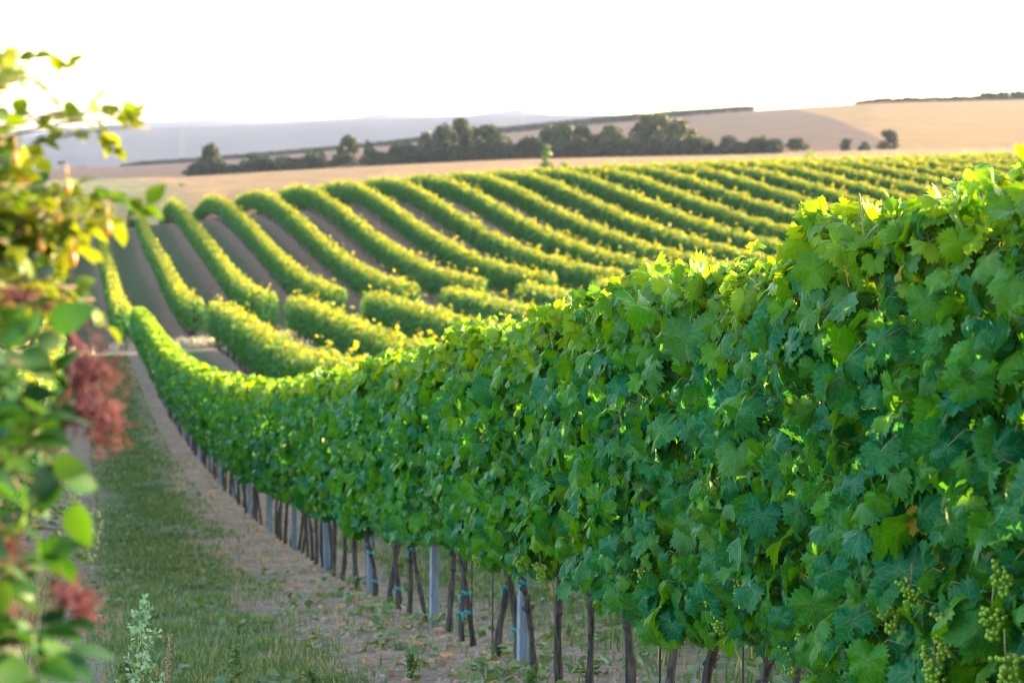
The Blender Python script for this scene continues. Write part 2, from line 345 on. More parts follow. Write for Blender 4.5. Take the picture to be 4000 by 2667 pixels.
M['twig'] = simple("bush_twig", (.10, .07, .05), (.20, .14, .08), 20, .8, .3, .3)
M['steel'] = simple("galvanised_steel", (.11, .145, .20), (.17, .21, .27), 18, .5, .5, .05, (1, 1, .4), .25)
M['wire'] = simple("wire", (.25, .25, .26), (.35, .35, .36), 30, .4, .5, 0, metal=.8)
M['tie'] = simple("teal_tie", (.003, .13, .14), (.006, .19, .19), 40, .5, .4, 0)
M['berry'] = simple("green_grape", (.15, .28, .010), (.24, .36, .025), 35, .32, .5, 0, trans=.35)
M['redberry'] = simple("red_stalks", (.08, .010, .018), (.17, .032, .042), 60, .6, .3, .2, trans=.15)
M['hip'] = simple("rose_hip", (.40, .14, .02), (.45, .25, .04), 40, .4, .5, 0)
M['privet'] = simple("green_berry", (.10, .14, .03), (.2, .22, .05), 60, .4, .5, 0)
M['dock'] = simple("dock_seed", (.22, .14, .08), (.34, .24, .14), 90, .8, .2, .3)
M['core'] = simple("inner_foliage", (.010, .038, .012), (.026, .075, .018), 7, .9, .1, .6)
M['straw'] = simple('straw', (.26, .21, .13), (.42, .36, .24), 9, .8, .2, 0, trans=.2)
M['leaflitter'] = simple("dry_leaf", (.30, .12, .05), (.42, .22, .10), 9, .7, .3, .2, trans=.2)
M['clod'] = simple("soil_clod", (.17, .13, .10), (.28, .215, .17), 14, .95, .15, .8)
M['white'] = simple("white_plastic", (.55, .55, .56), (.65, .65, .66), 9, .5, .4, 0)
M['pylon'] = simple("pylon_steel", (.05, .05, .06), (.07, .07, .08), 3, .6, .4, 0)
M['hill1'] = simple("wooded_hills", (.007, .010, .018), (.018, .019, .026), .0045, .9, .1, 0)
M['hill2'] = simple("distant_mountains", (.012, .016, .03), (.02, .024, .036), .003, .9, .1, 0)
def ground_mat():
    m, t = mat("ground_earth"); q = N(t)
    geo = q.n("ShaderNodeNewGeometry"); P = geo.outputs['Position']
    lane = q.attr("lane").outputs['Fac']; headl = q.attr("head").outputs['Fac']; far = q.attr("far").outputs['Fac']; fcol = q.attr("rnd").outputs['Color']
    n1 = q.noise(P, .9, 5, .6); n2 = q.noise(P, 9, 6, .65); n3 = q.noise(P, 45, 5, .7); n0 = q.noise(P, .07, 3)
    soil = q.mix(q.mapr(n2, .32, .68), (.180, .125, .090, 1), (.325, .232, .168, 1))
    soil = q.mix(q.mapr(n3, .35, .7), soil, q.mix(1., soil, (.72, .70, .68, 1), 'MULTIPLY'))
    soil = q.mix(q.math('MULTIPLY', q.mapr(n1, .5, .75), .35), soil, (.24, .16, .12, 1))
    n4 = q.noise(P, 2.3, 5, .65); soil = q.mix(q.mapr(n4, .42, .62), q.mix(1., soil, (.66, .66, .66, 1), 'MULTIPLY'), soil)
    grs = q.mix(q.mapr(n2, .3, .7), (.042, .075, .026, 1), (.115, .130, .055, 1))
    gm = q.mapr(q.math('ADD', q.math('ADD', lane, q.math('MULTIPLY', q.attr('opp').outputs['Fac'], .13)), q.math('ADD', q.math('ADD', q.math('MULTIPLY', q.math('SUBTRACT', n1, .5), .75), q.math('MULTIPLY', q.math('SUBTRACT', n4, .5), 1.5)), q.math('MULTIPLY', q.math('SUBTRACT', n3, .5), .35))), .55, .78)
    col = q.mix(gm, soil, grs)
    straw = q.mix(q.mapr(n2, .3, .7), (.17, .135, .09, 1), (.28, .23, .16, 1))
    straw = q.mix(q.mapr(n1, .55, .7), straw, (.34, .19, .11, 1))
    col = q.mix(q.math('MULTIPLY', headl, q.mapr(n1, .42, .60, .0, .8)), col, straw)
    mp = q.n("ShaderNodeMapping"); q.l(P, mp.inputs[0]); mp.inputs['Rotation'].default_value = (0, 0, .35); mp.inputs['Scale'].default_value = (.25, .02, .2)
    nf = q.noise(mp.outputs[0], 1.0, 4, .6); nf2 = q.noise(P, .02, 4, .6)
    fc = q.mix(q.mapr(nf, .3, .7), q.mix(1., fcol, (.74, .74, .74, 1), 'MULTIPLY'), q.mix(1., fcol, (1.16, 1.13, 1.08, 1), 'MULTIPLY'))
    fc = q.mix(q.mapr(nf2, .35, .65), fc, q.mix(1., fc, (.90, .92, .90, 1), 'MULTIPLY'))
    col = q.mix(far, col, fc)
    opp = q.attr("opp").outputs['Fac']
    col = q.mix(q.math('MULTIPLY', opp, q.math('SUBTRACT', 1.0, far)), col, q.mix(1., col, (.98, .84, .76, 1), 'MULTIPLY'))
    h = q.math('ADD', q.math('MULTIPLY', n2, .7), q.math('MULTIPLY', n3, .3))
    q.out(q.prin(col, .95, .12, q.bump(h, .9, .06))); return m
M['ground'] = ground_mat()
# ------------------------------------------------------------------ ground sheet
def build_ground():
    u = np.concatenate([np.linspace(-1.6, -.32, 24)[:-1], np.linspace(-.32, .32, 560), np.linspace(.32, 1.6, 24)[1:]])
    D = np.concatenate([np.linspace(-14, 1.2, 14)[:-1], np.geomspace(1.2, 260, 240)[:-1], np.linspace(260, 640, 44)[:-1], np.linspace(640, 1440, 90)[:-1], np.geomspace(1440, 9000, 24)])
    W = np.where(D < 8, 8.0, D)                                # keep a real width near and behind the camera
    Ug = u[None, :] * W[:, None]; Dg = np.repeat(D[:, None], len(u), 1)
    X = Dg * FW[0] + Ug * RT[0]; Y = Dg * FW[1] + Ug * RT[1]
    Z = ground_z(X, Y)
    nx = len(u); i = np.arange(len(D) - 1)[:, None] * nx; j = np.arange(nx - 1)[None]
    F = np.stack([i + j, i + j + 1, i + nx + j + 1, i + nx + j], -1).reshape(-1, 4)
    sp = np.where(Y < 106, ROW_S, OPP_S); off = np.where(Y < 106, ROW_D, OPP_D)
    Xl = X - np.where(Y < 106, .42 * ss(30, 65, Y), 0)
    lane = np.abs((Xl - off + sp / 2) % sp - sp / 2) / (sp / 2)
    lane = np.where(X < -3.2, .9, lane)
    head = ss(HEAD0 - 1.0, HEAD0 + .4, Y) * (1 - ss(HEAD1 - .6, HEAD1 + .8, Y))
    far = ss(232, 246, Y)
    xp = CX + FPX * Ug / np.maximum(Dg, 1); yp = VYH - FPX * Z / np.maximum(Dg, 1)
    tan_ = np.array([.19, .108, .045]); green = np.array([.120, .105, .042]); brown = np.array([.058, .028, .017]); gold = np.array([.150, .080, .021]); scrub = np.array([.12, .13, .07]); pale = np.array([.55, .46, .36])
    c = np.empty(X.shape + (3,)); c[:] = tan_
    g = (1 - ss(560, 760, xp + (Dg - 420) * .6))[..., None]; c = c * (1 - g) + green * g
    hill = ss(652, 664, Dg)[..., None]
    bx = np.interp(yp, [380, 420, 460, 540, 575, 640], [3010, 3060, 3240, 3430, 3480, 3500])
    gd = ss(-12, 12, xp - bx)[..., None]
    hc = brown * (1 - gd) + gold * gd
    band = np.exp(-((yp - 470) / 30) ** 2)[..., None] * (1 - gd) * .35; hc = hc * (1 - band * .3)
    c = c * (1 - hill) + hc * hill
    plain = ss(1310, 1400, Dg)[..., None]; c = c * (1 - plain) + scrub * plain
    rc = np.concatenate([c, np.ones(X.shape + (1,))], -1).reshape(-1, 4)
    o = mesh("ground", np.stack([X, Y, Z], -1).reshape(-1, 3), F, M['ground'], rnd=rc, extra={'lane': lane.ravel(), 'head': head.ravel(), 'far': far.ravel(), 'opp': ss(107, 111, Y).ravel()})
    tag(o, kind='structure')
build_ground()

# distant hills: thick ranges standing far behind the fields
def hill_range(name, D0, depth, prof, mtl, base, seed):
    xs = np.linspace(-3500, 7500, 320); px = [p[0] for p in prof]; py = [p[1] for p in prof]
    top = np.interp(xs, px, py) + vnoise(xs / 160, seed) * 3 + vnoise(xs / 45, seed + 1) * 1.5
    V = []; nr = 14
    for k in range(nr):
        t = k / (nr - 1)                                     # front foot -> crest -> back foot
        Dk = D0 + depth * t
        f = sin(min(1, t / .7) * pi / 2) ** 1.2 if t < .7 else cos((t - .7) / .3 * pi / 2)
        zt = -(top - VYH) / FPX * (D0 + depth * .7)
        z = base + (zt - base) * f + vnoise(xs / 120 + k * 1.7, seed + 5) * 2.5 * f * (1 - f) * 4
        uu = (xs - CX) / FPX
        V.append(np.column_stack([Dk * (FW[0] + uu * RT[0]), Dk * (FW[1] + uu * RT[1]), z]))
    V = np.vstack(V); n = len(xs); i = np.arange(nr - 1)[:, None] * n; j = np.arange(n - 1)[None]
    F = np.stack([i + j, i + j + 1, i + n + j + 1, i + n + j], -1).reshape(-1, 4)
    tag(mesh(name, V, F, mtl), kind='structure')
hill_range("hills", 3300, 1500, [(-3500, 560), (0, 548), (130, 532), (360, 508), (600, 498), (900, 492), (1200, 479), (1400, 469), (1600, 462), (2000, 451), (2300, 448), (2700, 452), (7500, 470)], M['hill1'], -66, 3)
hill_range("mountains", 5600, 1200, [(-3500, 520), (0, 515), (300, 500), (600, 474), (800, 467), (1000, 475), (1200, 470), (1400, 460), (1440, 452), (1500, 441), (1560, 452), (1700, 458), (1850, 450), (1950, 432), (2000, 424), (2060, 428), (2140, 448), (2250, 455), (2500, 462), (7500, 480)], M['hill2'], -66, 11)

# the air: one closed box of even, thin haze
def haze():
    m, t = mat("haze_air"); q = N(t); v = q.n("ShaderNodeVolumePrincipled")
    v.inputs['Color'].default_value = (.58, .68, 1, 1); v.inputs['Density'].default_value = HAZE; v.inputs['Anisotropy'].default_value = 0.2
    o = q.n("ShaderNodeOutputMaterial"); q.l(v.outputs[0], o.inputs['Volume'])
    b = MB(); c = np.array([FW[0] * 3000, FW[1] * 3000, 20.0]); b.box(c, (9000, 9000, 90))
    tag(b.build("haze", m, smooth=False), kind='stuff')
HAZE = 0.000036
haze()

# ------------------------------------------------------------------ trees and shrubs beyond the vineyards
def crown_mb(h, wdt, lobes, n, leaf, young_sunlit=.0, seed=0, low=.12):
    """leaf clumps on the shells of several lobes inside an uneven envelope; local coords, z up"""
    r = np.random.default_rng(seed); b = MB()
    P, Nn, K = [], [], []
    for i in range(lobes):
        t = r.random() ** .8; zc = h * (low + .72 * t); rad = wdt * .5 * (1 - .55 * t) * r.uniform(.35, .75)
        a = r.uniform(0, 6.28); off = wdt * .5 * (1 - t * .75) * r.uniform(.15, .75)
        if i == 0: zc, off, rad = h * .80, wdt * .05, wdt * .24
        c = np.array([off * cos(a), off * sin(a), zc]); rz = min(rad * r.uniform(.8, 1.25), h * .26, h - zc if h - zc > .12 * h else h * .12)
        k = n // lobes; d = nrmz(r.standard_normal((k, 3))); s = r.uniform(.55, 1.05, (k, 1))
        p = c + d * s * np.array([rad, rad, rz]); P.append(p); Nn.append(nrmz(d + r.standard_normal((k, 3)) * .5)); K.append(np.full(k, r.uniform(.2, .8)))
    P = np.vstack(P); Nn = np.vstack(Nn); K = np.concatenate(K)
    ok = P[:, 2] > h * .03; P, Nn, K = P[ok], Nn[ok], K[ok]
    rn = np.column_stack([np.clip(K + r.uniform(-.35, .35, len(P)), 0, 1), young_sunlit * r.random(len(P)) * np.clip(P[:, 2] / h, 0, 1), .04 * r.random(len(P)), np.ones(len(P))])
    b.leaves(T_Q, P, Nn, r.standard_normal((len(P), 3)), leaf * r.uniform(.6, 1.4, len(P)), rn)
    return b
def tree(xp, D, ytop, wpx, label, name="tree", cat="tree", group=None, n=900, lobes=11, lf=.12, young_sunlit=.35, seed=0, trunk=True, mt='tree', ybase=None, low=.12):
    g = far_point(xp, D); F = FPX / D
    yb = VYH - FPX * g[2] / D
    h = max(.6, (yb - ytop) / F); wd = wpx / F * 1.35
    root = thing(name, g, label, cat, group)
    b = crown_mb(h, wd, lobes, n, max(.12, min(h, wd) * lf), young_sunlit, seed, low)
    b.V = [v + g for v in b.V]
    b.build("crown", M[mt], root)
    if trunk:
        tb = MB(); r = np.random.default_rng(seed + 99); R0 = max(.08, h * .022)
        top = g + np.array([r.uniform(-.05, .05) * wd, r.uniform(-.05, .05) * wd, h * .72])
        P = np.linspace(g - [0, 0, .2], top, 7); P[1:-1] += r.uniform(-.02, .02, (5, 3)) * wd
        tb.tube(P, np.linspace(R0, R0 * .25, 7), 6)
        for k in range(5):
            a = r.uniform(0, 6.28); s = P[r.integers(2, 5)]; e = s + np.array([cos(a) * wd * .3, sin(a) * wd * .3, h * r.uniform(.12, .28)])
            tb.tube([s, (s + e) / 2 + [0, 0, -.03 * h], e], [R0 * .5, R0 * .35, R0 * .12], 5)
        tb.build("trunk", M['treebark'], root)
    return root
def ridge_strip(name, x0, x1, D, hgt, width, label, cat, seed):
    xs = np.arange(x0, x1, 2.2); r = np.random.default_rng(seed); b = MB()
    u = (xs - CX) / FPX; g = np.column_stack([D * (FW[0] + u * RT[0]), D * (FW[1] + u * RT[1])]); z = ground_z(g[:, 0], g[:, 1])
    root = thing(name, (g[0, 0], g[0, 1], z[0]), label, cat)
    k = 26; n = len(xs) * k; idx = np.repeat(np.arange(len(xs)), k)
    hv = hgt(xs)[idx]
    dd = r.uniform(-width / 2, width / 2, n)
    P = np.column_stack([g[idx, 0] + FW[0] * dd + RT[0] * r.uniform(-.3, .3, n), g[idx, 1] + FW[1] * dd + RT[1] * r.uniform(-.3, .3, n), z[idx] - .4 + (hv + .4) * r.uniform(.0, 1, n) ** .8])
    rn = np.column_stack([r.random(n), .2 * r.random(n), 0 * dd, 0 * dd + 1])
    b.leaves(T_Q, P, nrmz(r.standard_normal((n, 3)) + [0, 0, .3]), r.standard_normal((n, 3)), r.uniform(.5, 1.1, n), rn)
    b.build("foliage", M['tree'], root)
TREES = [ # photo column, crown top, width, label
 (828, 563, 95, "pointed dark conical tree rising at the left end of the distant hedgerow"),
 (770, 640, 120, "low dark shrub at the foot of the pointed tree, on its left side"),
 (885, 637, 110, "low spreading shrub just right of the pointed conical tree"),
 (985, 598, 95, "rounded small tree standing alone next right of the pointed conical tree"),
 (1040, 630, 70, "dark little shrub to the right of the small rounded tree on the left"),
 (1105, 610, 105, "broad low bush left of the three-tree clump with a tall round top"),
 (1172, 618, 80, "low dark bush squeezed between the broad bush and the wooded clump"),
 (1245, 588, 115, "medium bushy tree leaning against the left side of the round-topped tree"),
 (1360, 530, 90, "tall narrow tree with a small round top, left third of the hedgerow"),
 (1340, 600, 150, "wide dark shrub mass under the tall narrow round-topped tree"),
 (1440, 604, 90, "low shrub beside the gap of brown field left of the big dark wood"),
 (1525, 606, 90, "low bush at the left foot of the big dark wood"),
 (1590, 560, 130, "sloping-crowned tree at the left shoulder of the big dark wood"),
 (1680, 520, 130, "rounded dark tree on the left flank of the tallest tree of the wood"),
 (1748, 488, 130, "full dark tree just left of the tallest tree in the wood"),
 (1806, 455, 100, "tallest dark tree, a narrow crown at the centre of the distant wood"),
 (1852, 497, 100, "dark tree tucked against the right side of the tallest tree"),
 (1918, 488, 120, "brown-tinged tree at the right side of the big dark wood"),
 (1968, 533, 100, "sloping dark tree at the right shoulder of the big dark wood"),
 (2025, 562, 90, "low bush in the dip between the two halves of the wood"),
 (2090, 550, 100, "dark bush at the left foot of the right-hand wood"),
 (2148, 497, 125, "dark broad tree behind the small sunlit yellow-green tree"),
 (2210, 486, 135, "tall wide dark tree, left one of the flat-topped group right of the wood's dip"),
 (2268, 494, 120, "dark tree at the right end of the flat-topped group"),
 (2330, 525, 90, "lower dark tree in the notch showing brown field behind it"),
 (2392, 490, 110, "upright dark tree between the flat-topped group and the big olive tree"),
 (2465, 535, 110, "lower dark bushy tree just left of the big olive tree"),
 (2565, 448, 200, "big broad olive-tinged tree, the widest crown in the hedgerow"),
 (2645, 474, 130, "dark tree pressed against the right side of the big olive tree"),
 (2692, 505, 90, "olive-edged tree at the right end of the tall trees"),
 (2755, 538, 115, "round bush first in the low row right of the tall trees"),
 (2852, 531, 100, "round bush second in the low row right of the tall trees"),
 (2950, 536, 100, "round bush third in the low row right of the tall trees"),
 (3024, 540, 80, "round bush closing the right end of the low row of bushes"),
 (3112, 539, 92, "single round dark bush standing apart below the brown field"),
 (3300, 542, 64, "small round bush on the path below the brown field's corner"),
 (3373, 553, 48, "tiny low bush between the small round bush and the pointed bush"),
 (3470, 508, 96, "dark bush with a pointed top where the brown and golden fields meet"),
]
for i, (xp, yt, wp, lb) in enumerate(TREES):
    h = 620 - yt
    dd = 652 + (i * 37 % 11) + (7 if 'behind' in lb else 0) - (6 if 'low' in lb or 'foot' in lb else 0)
    lo = .30 if yt < 500 else .12
    tree(xp, dd, yt, wp, lb, "bush" if ('bush' in lb or 'shrub' in lb) and 'bushy' not in lb else "tree", "bush" if ('bush' in lb or 'shrub' in lb) and 'bushy' not in lb else "tree", "distant hedgerow trees", n=int(900 + wp * 11), lobes=12 if wp > 100 else 8, young_sunlit=.9 if 'olive' in lb else .25, seed=100 + i, low=.10)
for xp, yt, wp, lb in ((245, 628, 64, "small round bush on the far left field edge against the blue hills"), (160, 646, 70, "flat low bush left of the small round bush on the left field edge"), (330, 646, 80, "flat low bush right of the small round bush on the left field edge")):
    tree(xp, 1240, yt, wp, lb, "bush", "bush", "bushes on the left field edge", n=500, lobes=6, seed=int(xp))
ridge_strip("thicket", 1430, 2745, 648, lambda x: 4.4 + 1.9 * vnoise(x / 30, 77), 5, "continuous dark undergrowth thicket filling the foot of the distant wood", "thicket", 63)
ridge_strip("thicket", 740, 1270, 648, lambda x: 2.8 + 1.5 * vnoise(x / 30, 78), 4, "low dark undergrowth strip under the left hedgerow trees", "thicket", 64)
ridge_strip("thicket", 2700, 3045, 650, lambda x: 3.2 + 1.5 * vnoise(x / 26, 79), 4, "low dark undergrowth strip under the bushes right of the tall trees", "thicket", 65)
# sunlit shrubs just behind the crest
tree(2135, 262, 554, 64, "sunlit yellow-green columnar small tree poking above the vineyard crest", "small_tree", "tree", n=900, lobes=7, young_sunlit=.8, seed=501, mt='grass', low=.2)
tree(2205, 262, 610, 60, "sunlit yellow-green low shrub right of the columnar small tree on the crest", "shrub", "shrub", n=400, lobes=5, young_sunlit=1.6, seed=502, mt='grass')
tree(2085, 262, 632, 36, "tiny green shrub left of the columnar small tree on the crest", "shrub", "shrub", n=300, lobes=4, young_sunlit=.5, seed=503, mt='grass')
tree(3165, 262, 574, 70, "pale yellow-green loose shrub poking above the vines below the single round bush", "shrub", "shrub", n=350, lobes=6, young_sunlit=1.6, seed=504, mt='grass')
tree(712, 430, 728, 44, "rust-orange sunlit dry bush in the green field beyond the leftmost rows", "bush", "bush", n=400, lobes=6, young_sunlit=0, seed=505, mt='grass')

# dark vine strip along the ridge, and the row of small trees on the right skyline
ridge_strip("vine_row", 478, 2500, 1290, lambda x: np.interp(x, [478, 560, 1400, 2000, 2500], [.8, 2.2, 2.3, 3.2, 3.6]), 7, "long dark strip of vines along the ridge behind the hedgerow", "vine row", 61)
ridge_strip("vine_row", 2380, 2942, 1306, lambda x: np.interp(x, [2380, 2600, 2850, 2942], [2.6, 3.4, 2.8, 2.4]), 6, "dark strip of vines on the skyline ending above the brown field", "vine row", 62)
ridge_strip("tree_row", 3335, 4200, 1301, lambda x: np.interp(x, [3335, 3400, 3850, 4000], [.8, 2.1, 2.3, 1.0]) * (1 + .25 * vnoise(x / 14, 91)), 4, "thin dark green line of trees along the right skyline above the golden field", "tree row", 66)
for k in range(21, 32):
    xp = 3335 + k * 23.5; gp = k > 20
    tree(xp, 1300, np.interp(xp, [3335, 3500, 4000], [392, 380, 362]) + random.uniform(-2, 3), 40 if not gp else 30, "small dark tree in the tree row along the right skyline above the golden field", "small_tree", "tree", "tree row along the right skyline", n=800, lobes=5, lf=.30, seed=700 + k, young_sunlit=0, low=.02 if k < 21 else .3)
def pylon(xp, ytop, lb):
    D = 3000.; g = far_point(xp, D); g[2] = -62; h = -(ytop - VYH) / FPX * D - g[2]; b = MB(); wd = 5.0
    for sx in (-1, 1):
        for sy in (-1, 1): b.tube([g + [sx * wd, sy * wd, 0], g + [sx * .6, sy * .6, h]], [.18, .12], 4)
    for t in (.62, .76, .9): b.tube([g + [-7, 0, h * t], g + [7, 0, h * t]], [.12, .12], 4)
    for i in range(7):
        a, c = i / 7, (i + 1) / 7; wa, wc = wd * (1 - a) + .6, wd * (1 - c) + .6
        b.tube([g + [-wa, wa, h * a], g + [wc, wc, h * c]], [.15, .15], 4); b.tube([g + [wa, -wa, h * a], g + [-wc, -wc, h * c]], [.15, .15], 4)
    tag(b.build("pylon", M['pylon'], loc=tuple(g)), lb, "pylon")
pylon(2041, 436, "thin hazy electricity pylon right of the distant mountain peak")
pylon(715, 452, "thin hazy electricity pylon on the left part of the blue hills")
# ------------------------------------------------------------------ vine rows as hedges (everything but the front row)
def trunk_mesh(seed, h=.8, r0=.034, lean=.06, n=8, segs=9):
    r = np.random.default_rng(seed); b = MB(); t = np.linspace(0, 1, segs)
    P = np.column_stack([lean * np.sin(t * 3 + r.uniform(0, 6)) * t * .6 + r.uniform(-lean, lean) * t, lean * 1.3 * np.sin(t * 2.6 + r.uniform(0, 6)) * (t + .15) + r.uniform(-lean, lean) * t, -.08 + t * (h + .08)])
    P[:, :2] -= P[0, :2]
    rad = r0 * (1.25 - .45 * t) * (1 + .12 * np.sin(t * 17 + r.uniform(0, 6))) ; rad[0] *= 1.35; rad[-1] *= 1.25
    b.tube(P, rad, n, jit=.07); return b, P, rad
TRUNK_ME = []
for s in range(4):
    o = trunk_mesh(900 + s, .75, .028, .05, 5, 5)[0].build("trunk", M['bark'], loc=(0, 0, 0)); TRUNK_ME.append(o.data); bpy.data.objects.remove(o)
def post_mb(h):
    b = MB()
    b.box((0, 0, h / 2 - .1), (.0225, .003, h / 2 + .1))                      # web of the rolled profile
    b.box((-.0245, .0145, h / 2 - .1), (.0025, .0175, h / 2 + .1)); b.box((.0245, .0145, h / 2 - .1), (.0025, .0175, h / 2 + .1))
    b.box((-.0165, .0345, h / 2 - .1), (.0105, .0025, h / 2 + .1)); b.box((.0165, .0345, h / 2 - .1), (.0105, .0025, h / 2 + .1))
    b.box((-.008, -.0042, h / 2 - .1), (.0022, .0013, h / 2 + .1)); b.box((.008, -.0042, h / 2 - .1), (.0022, .0013, h / 2 + .1))
    for k in range(int(h / .12)): b.box((-.0285, .008, .1 + k * .12), (.0018, .006, .012))   # wire hooks
    return b
POST_ME = None
def post(X, Y, label, group, rot=0.0, h=1.72):
    global POST_ME
    z = gz(X, Y)
    if POST_ME is None:
        o = post_mb(h).build("vineyard_post", M['steel'], loc=(0, 0, 0), smooth=False); POST_ME = o.data; bpy.data.objects.remove(o)
    o = bpy.data.objects.new("vineyard_post", POST_ME); COL.objects.link(o); o.location = (X, Y, z); o.rotation_euler = (RAD(random.uniform(-1.2, 1.2)), RAD(random.uniform(-1.2, 1.2)), rot)
    return tag(o, label, "post", group)
def hedge_row(X, Y0, Y1, label, group, dens=150, size=.17, trunks=True, seed=0, wb=.30, sparse_far=False):
    r = np.random.default_rng(seed); Ym = (Y0 + Y1) / 2
    root = thing("vine_row", (X, Y0, gz(X, Y0)), label, "vine row", group)
    L = Y1 - Y0; n = int(L * dens)
    # core: an uneven inner body so that no light passes straight through
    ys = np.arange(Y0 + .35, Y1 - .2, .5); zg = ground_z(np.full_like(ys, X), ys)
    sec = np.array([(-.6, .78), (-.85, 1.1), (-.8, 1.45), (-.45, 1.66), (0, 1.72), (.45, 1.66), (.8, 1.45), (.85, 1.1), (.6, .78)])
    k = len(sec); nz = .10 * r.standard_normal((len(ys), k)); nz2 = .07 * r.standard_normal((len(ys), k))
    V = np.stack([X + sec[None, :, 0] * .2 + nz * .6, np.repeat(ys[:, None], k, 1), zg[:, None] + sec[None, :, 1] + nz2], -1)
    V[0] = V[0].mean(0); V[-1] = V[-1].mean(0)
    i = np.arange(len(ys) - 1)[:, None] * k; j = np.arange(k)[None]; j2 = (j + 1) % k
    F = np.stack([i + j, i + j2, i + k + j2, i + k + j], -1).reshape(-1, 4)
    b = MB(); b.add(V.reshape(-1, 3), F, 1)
    # leaves on both faces and the loose top
    sd = r.choice([0, 1, 2, 3], n, p=[.42, .22, .28, .08])
    y = Y0 + L * r.random(n); g = ground_z(np.full(n, X), y)
    tz = 1.97 + .10 * vnoise(y * 1.1, seed) + .09 * vnoise(y * 4, seed + 1); bz = .62 + .10 * vnoise(y * 1.7, seed + 2)
    for yk in r.uniform(Y0, Y1, max(1, int(L / 14))): tz = tz - r.uniform(.12, .38) * np.exp(-((y - yk) / r.uniform(.35, .8)) ** 2)
    h = r.random(n); hz = bz + (tz - bz) * h
    wd = wb * (1 + .26 * vnoise(y * 2.1, seed + 3) + .16 * vnoise(hz * 6 + y * 5, seed + 4) + .14 * np.sin(y * 6.0 + 2 * np.sin(y * .37))) * np.where(h > .68, 1 - (h - .68) * 1.0, 1) * np.where(h < .15, .75 + h * 1.6, 1)
    x = np.where(sd == 0, -wd, np.where(sd == 1, wd, r.uniform(-1, 1, n) * wd)) + .06 * r.standard_normal(n)
    top = sd == 2; hz = np.where(top, tz - np.abs(r.standard_normal(n)) * .16, hz); x = np.where(top, r.uniform(-.27, .27, n), x)
    sh = top & (r.random(n) < .14) & (np.sin(y * 2.3 + seed) + .6 * np.sin(y * 5.7) > .7); hz = np.where(sh, tz + r.random(n) * .42, hz); x = np.where(sh, x * .4, x)
    nr = np.where((sd == 0)[:, None], [-1, 0, .35], np.where((sd == 1)[:, None], [1, 0, .35], [0, 0, 1.])) + r.standard_normal((n, 3)) * .55
    tp = np.column_stack([-.2 * np.ones(n), r.standard_normal(n) * .6, -np.ones(n)]) + np.where(top[:, None], r.standard_normal((n, 3)), 0)
    yg = np.where(top, .38 + .28 * r.random(n), np.clip((h - .62) * 1.6, 0, 1) * .8 * r.random(n)); yg = np.where(sh, .6, yg)  # yellower upwards: young shoots plus sunlight put into the leaf colour
    rn = np.column_stack([np.clip(r.random(n) * .8 + .1 * vnoise(y * .9, seed + 6), 0, 1), yg, (r.random(n) < .006) * .4, np.ones(n)])
    # the two end faces
    m = 130; ye = np.where(r.random(m) < .5, Y0, Y1); pe = np.column_stack([X + r.uniform(-.28, .28, m), ye + r.normal(0, .1, m), 0 * ye]); pe[:, 2] = ground_z(pe[:, 0], pe[:, 1]) + r.uniform(.6, 1.95, m)
    ne = np.column_stack([r.normal(0, .5, m), np.where(ye == Y0, -1, 1), np.full(m, .3)])
    b.leaves(T_Q, np.column_stack([x, y, g + hz]) + np.array([X, 0, 0]), nr, tp, size * r.uniform(.5, 1.5, n), rn)
    b.leaves(T_Q, pe, ne, np.tile([0, 0, -1.], (m, 1)) + .3 * r.standard_normal((m, 3)), size * r.uniform(.6, 1.2, m), np.column_stack([r.random(m), 0 * ye, 0 * ye, 0 * ye + 1]))
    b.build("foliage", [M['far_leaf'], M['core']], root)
    if trunks:
        cnt = min(100, int(L / 1.05)); yy = np.linspace(Y0 + .25, Y1 - .4, cnt)
        for q, yv in enumerate(yy):
            o = bpy.data.objects.new("trunk", TRUNK_ME[q % 4]); COL.objects.link(o); o.parent = root
            o.location = (random.uniform(-.04, .04), yv - Y0 + random.uniform(-.1, .1), gz(X, yv) - root.location.z); o.rotation_euler = (0, 0, random.uniform(0, 6.28)); o.scale = (1, 1, random.uniform(.95, 1.1))
    return root
ORD = "first second third fourth fifth sixth seventh eighth ninth tenth eleventh twelfth thirteenth fourteenth fifteenth sixteenth seventeenth eighteenth nineteenth twentieth".split()
ORD += ["twenty-" + w for w in ORD[:9]] + ["thirtieth"] + ["thirty-" + w for w in ORD[:9]] + ["fortieth"]
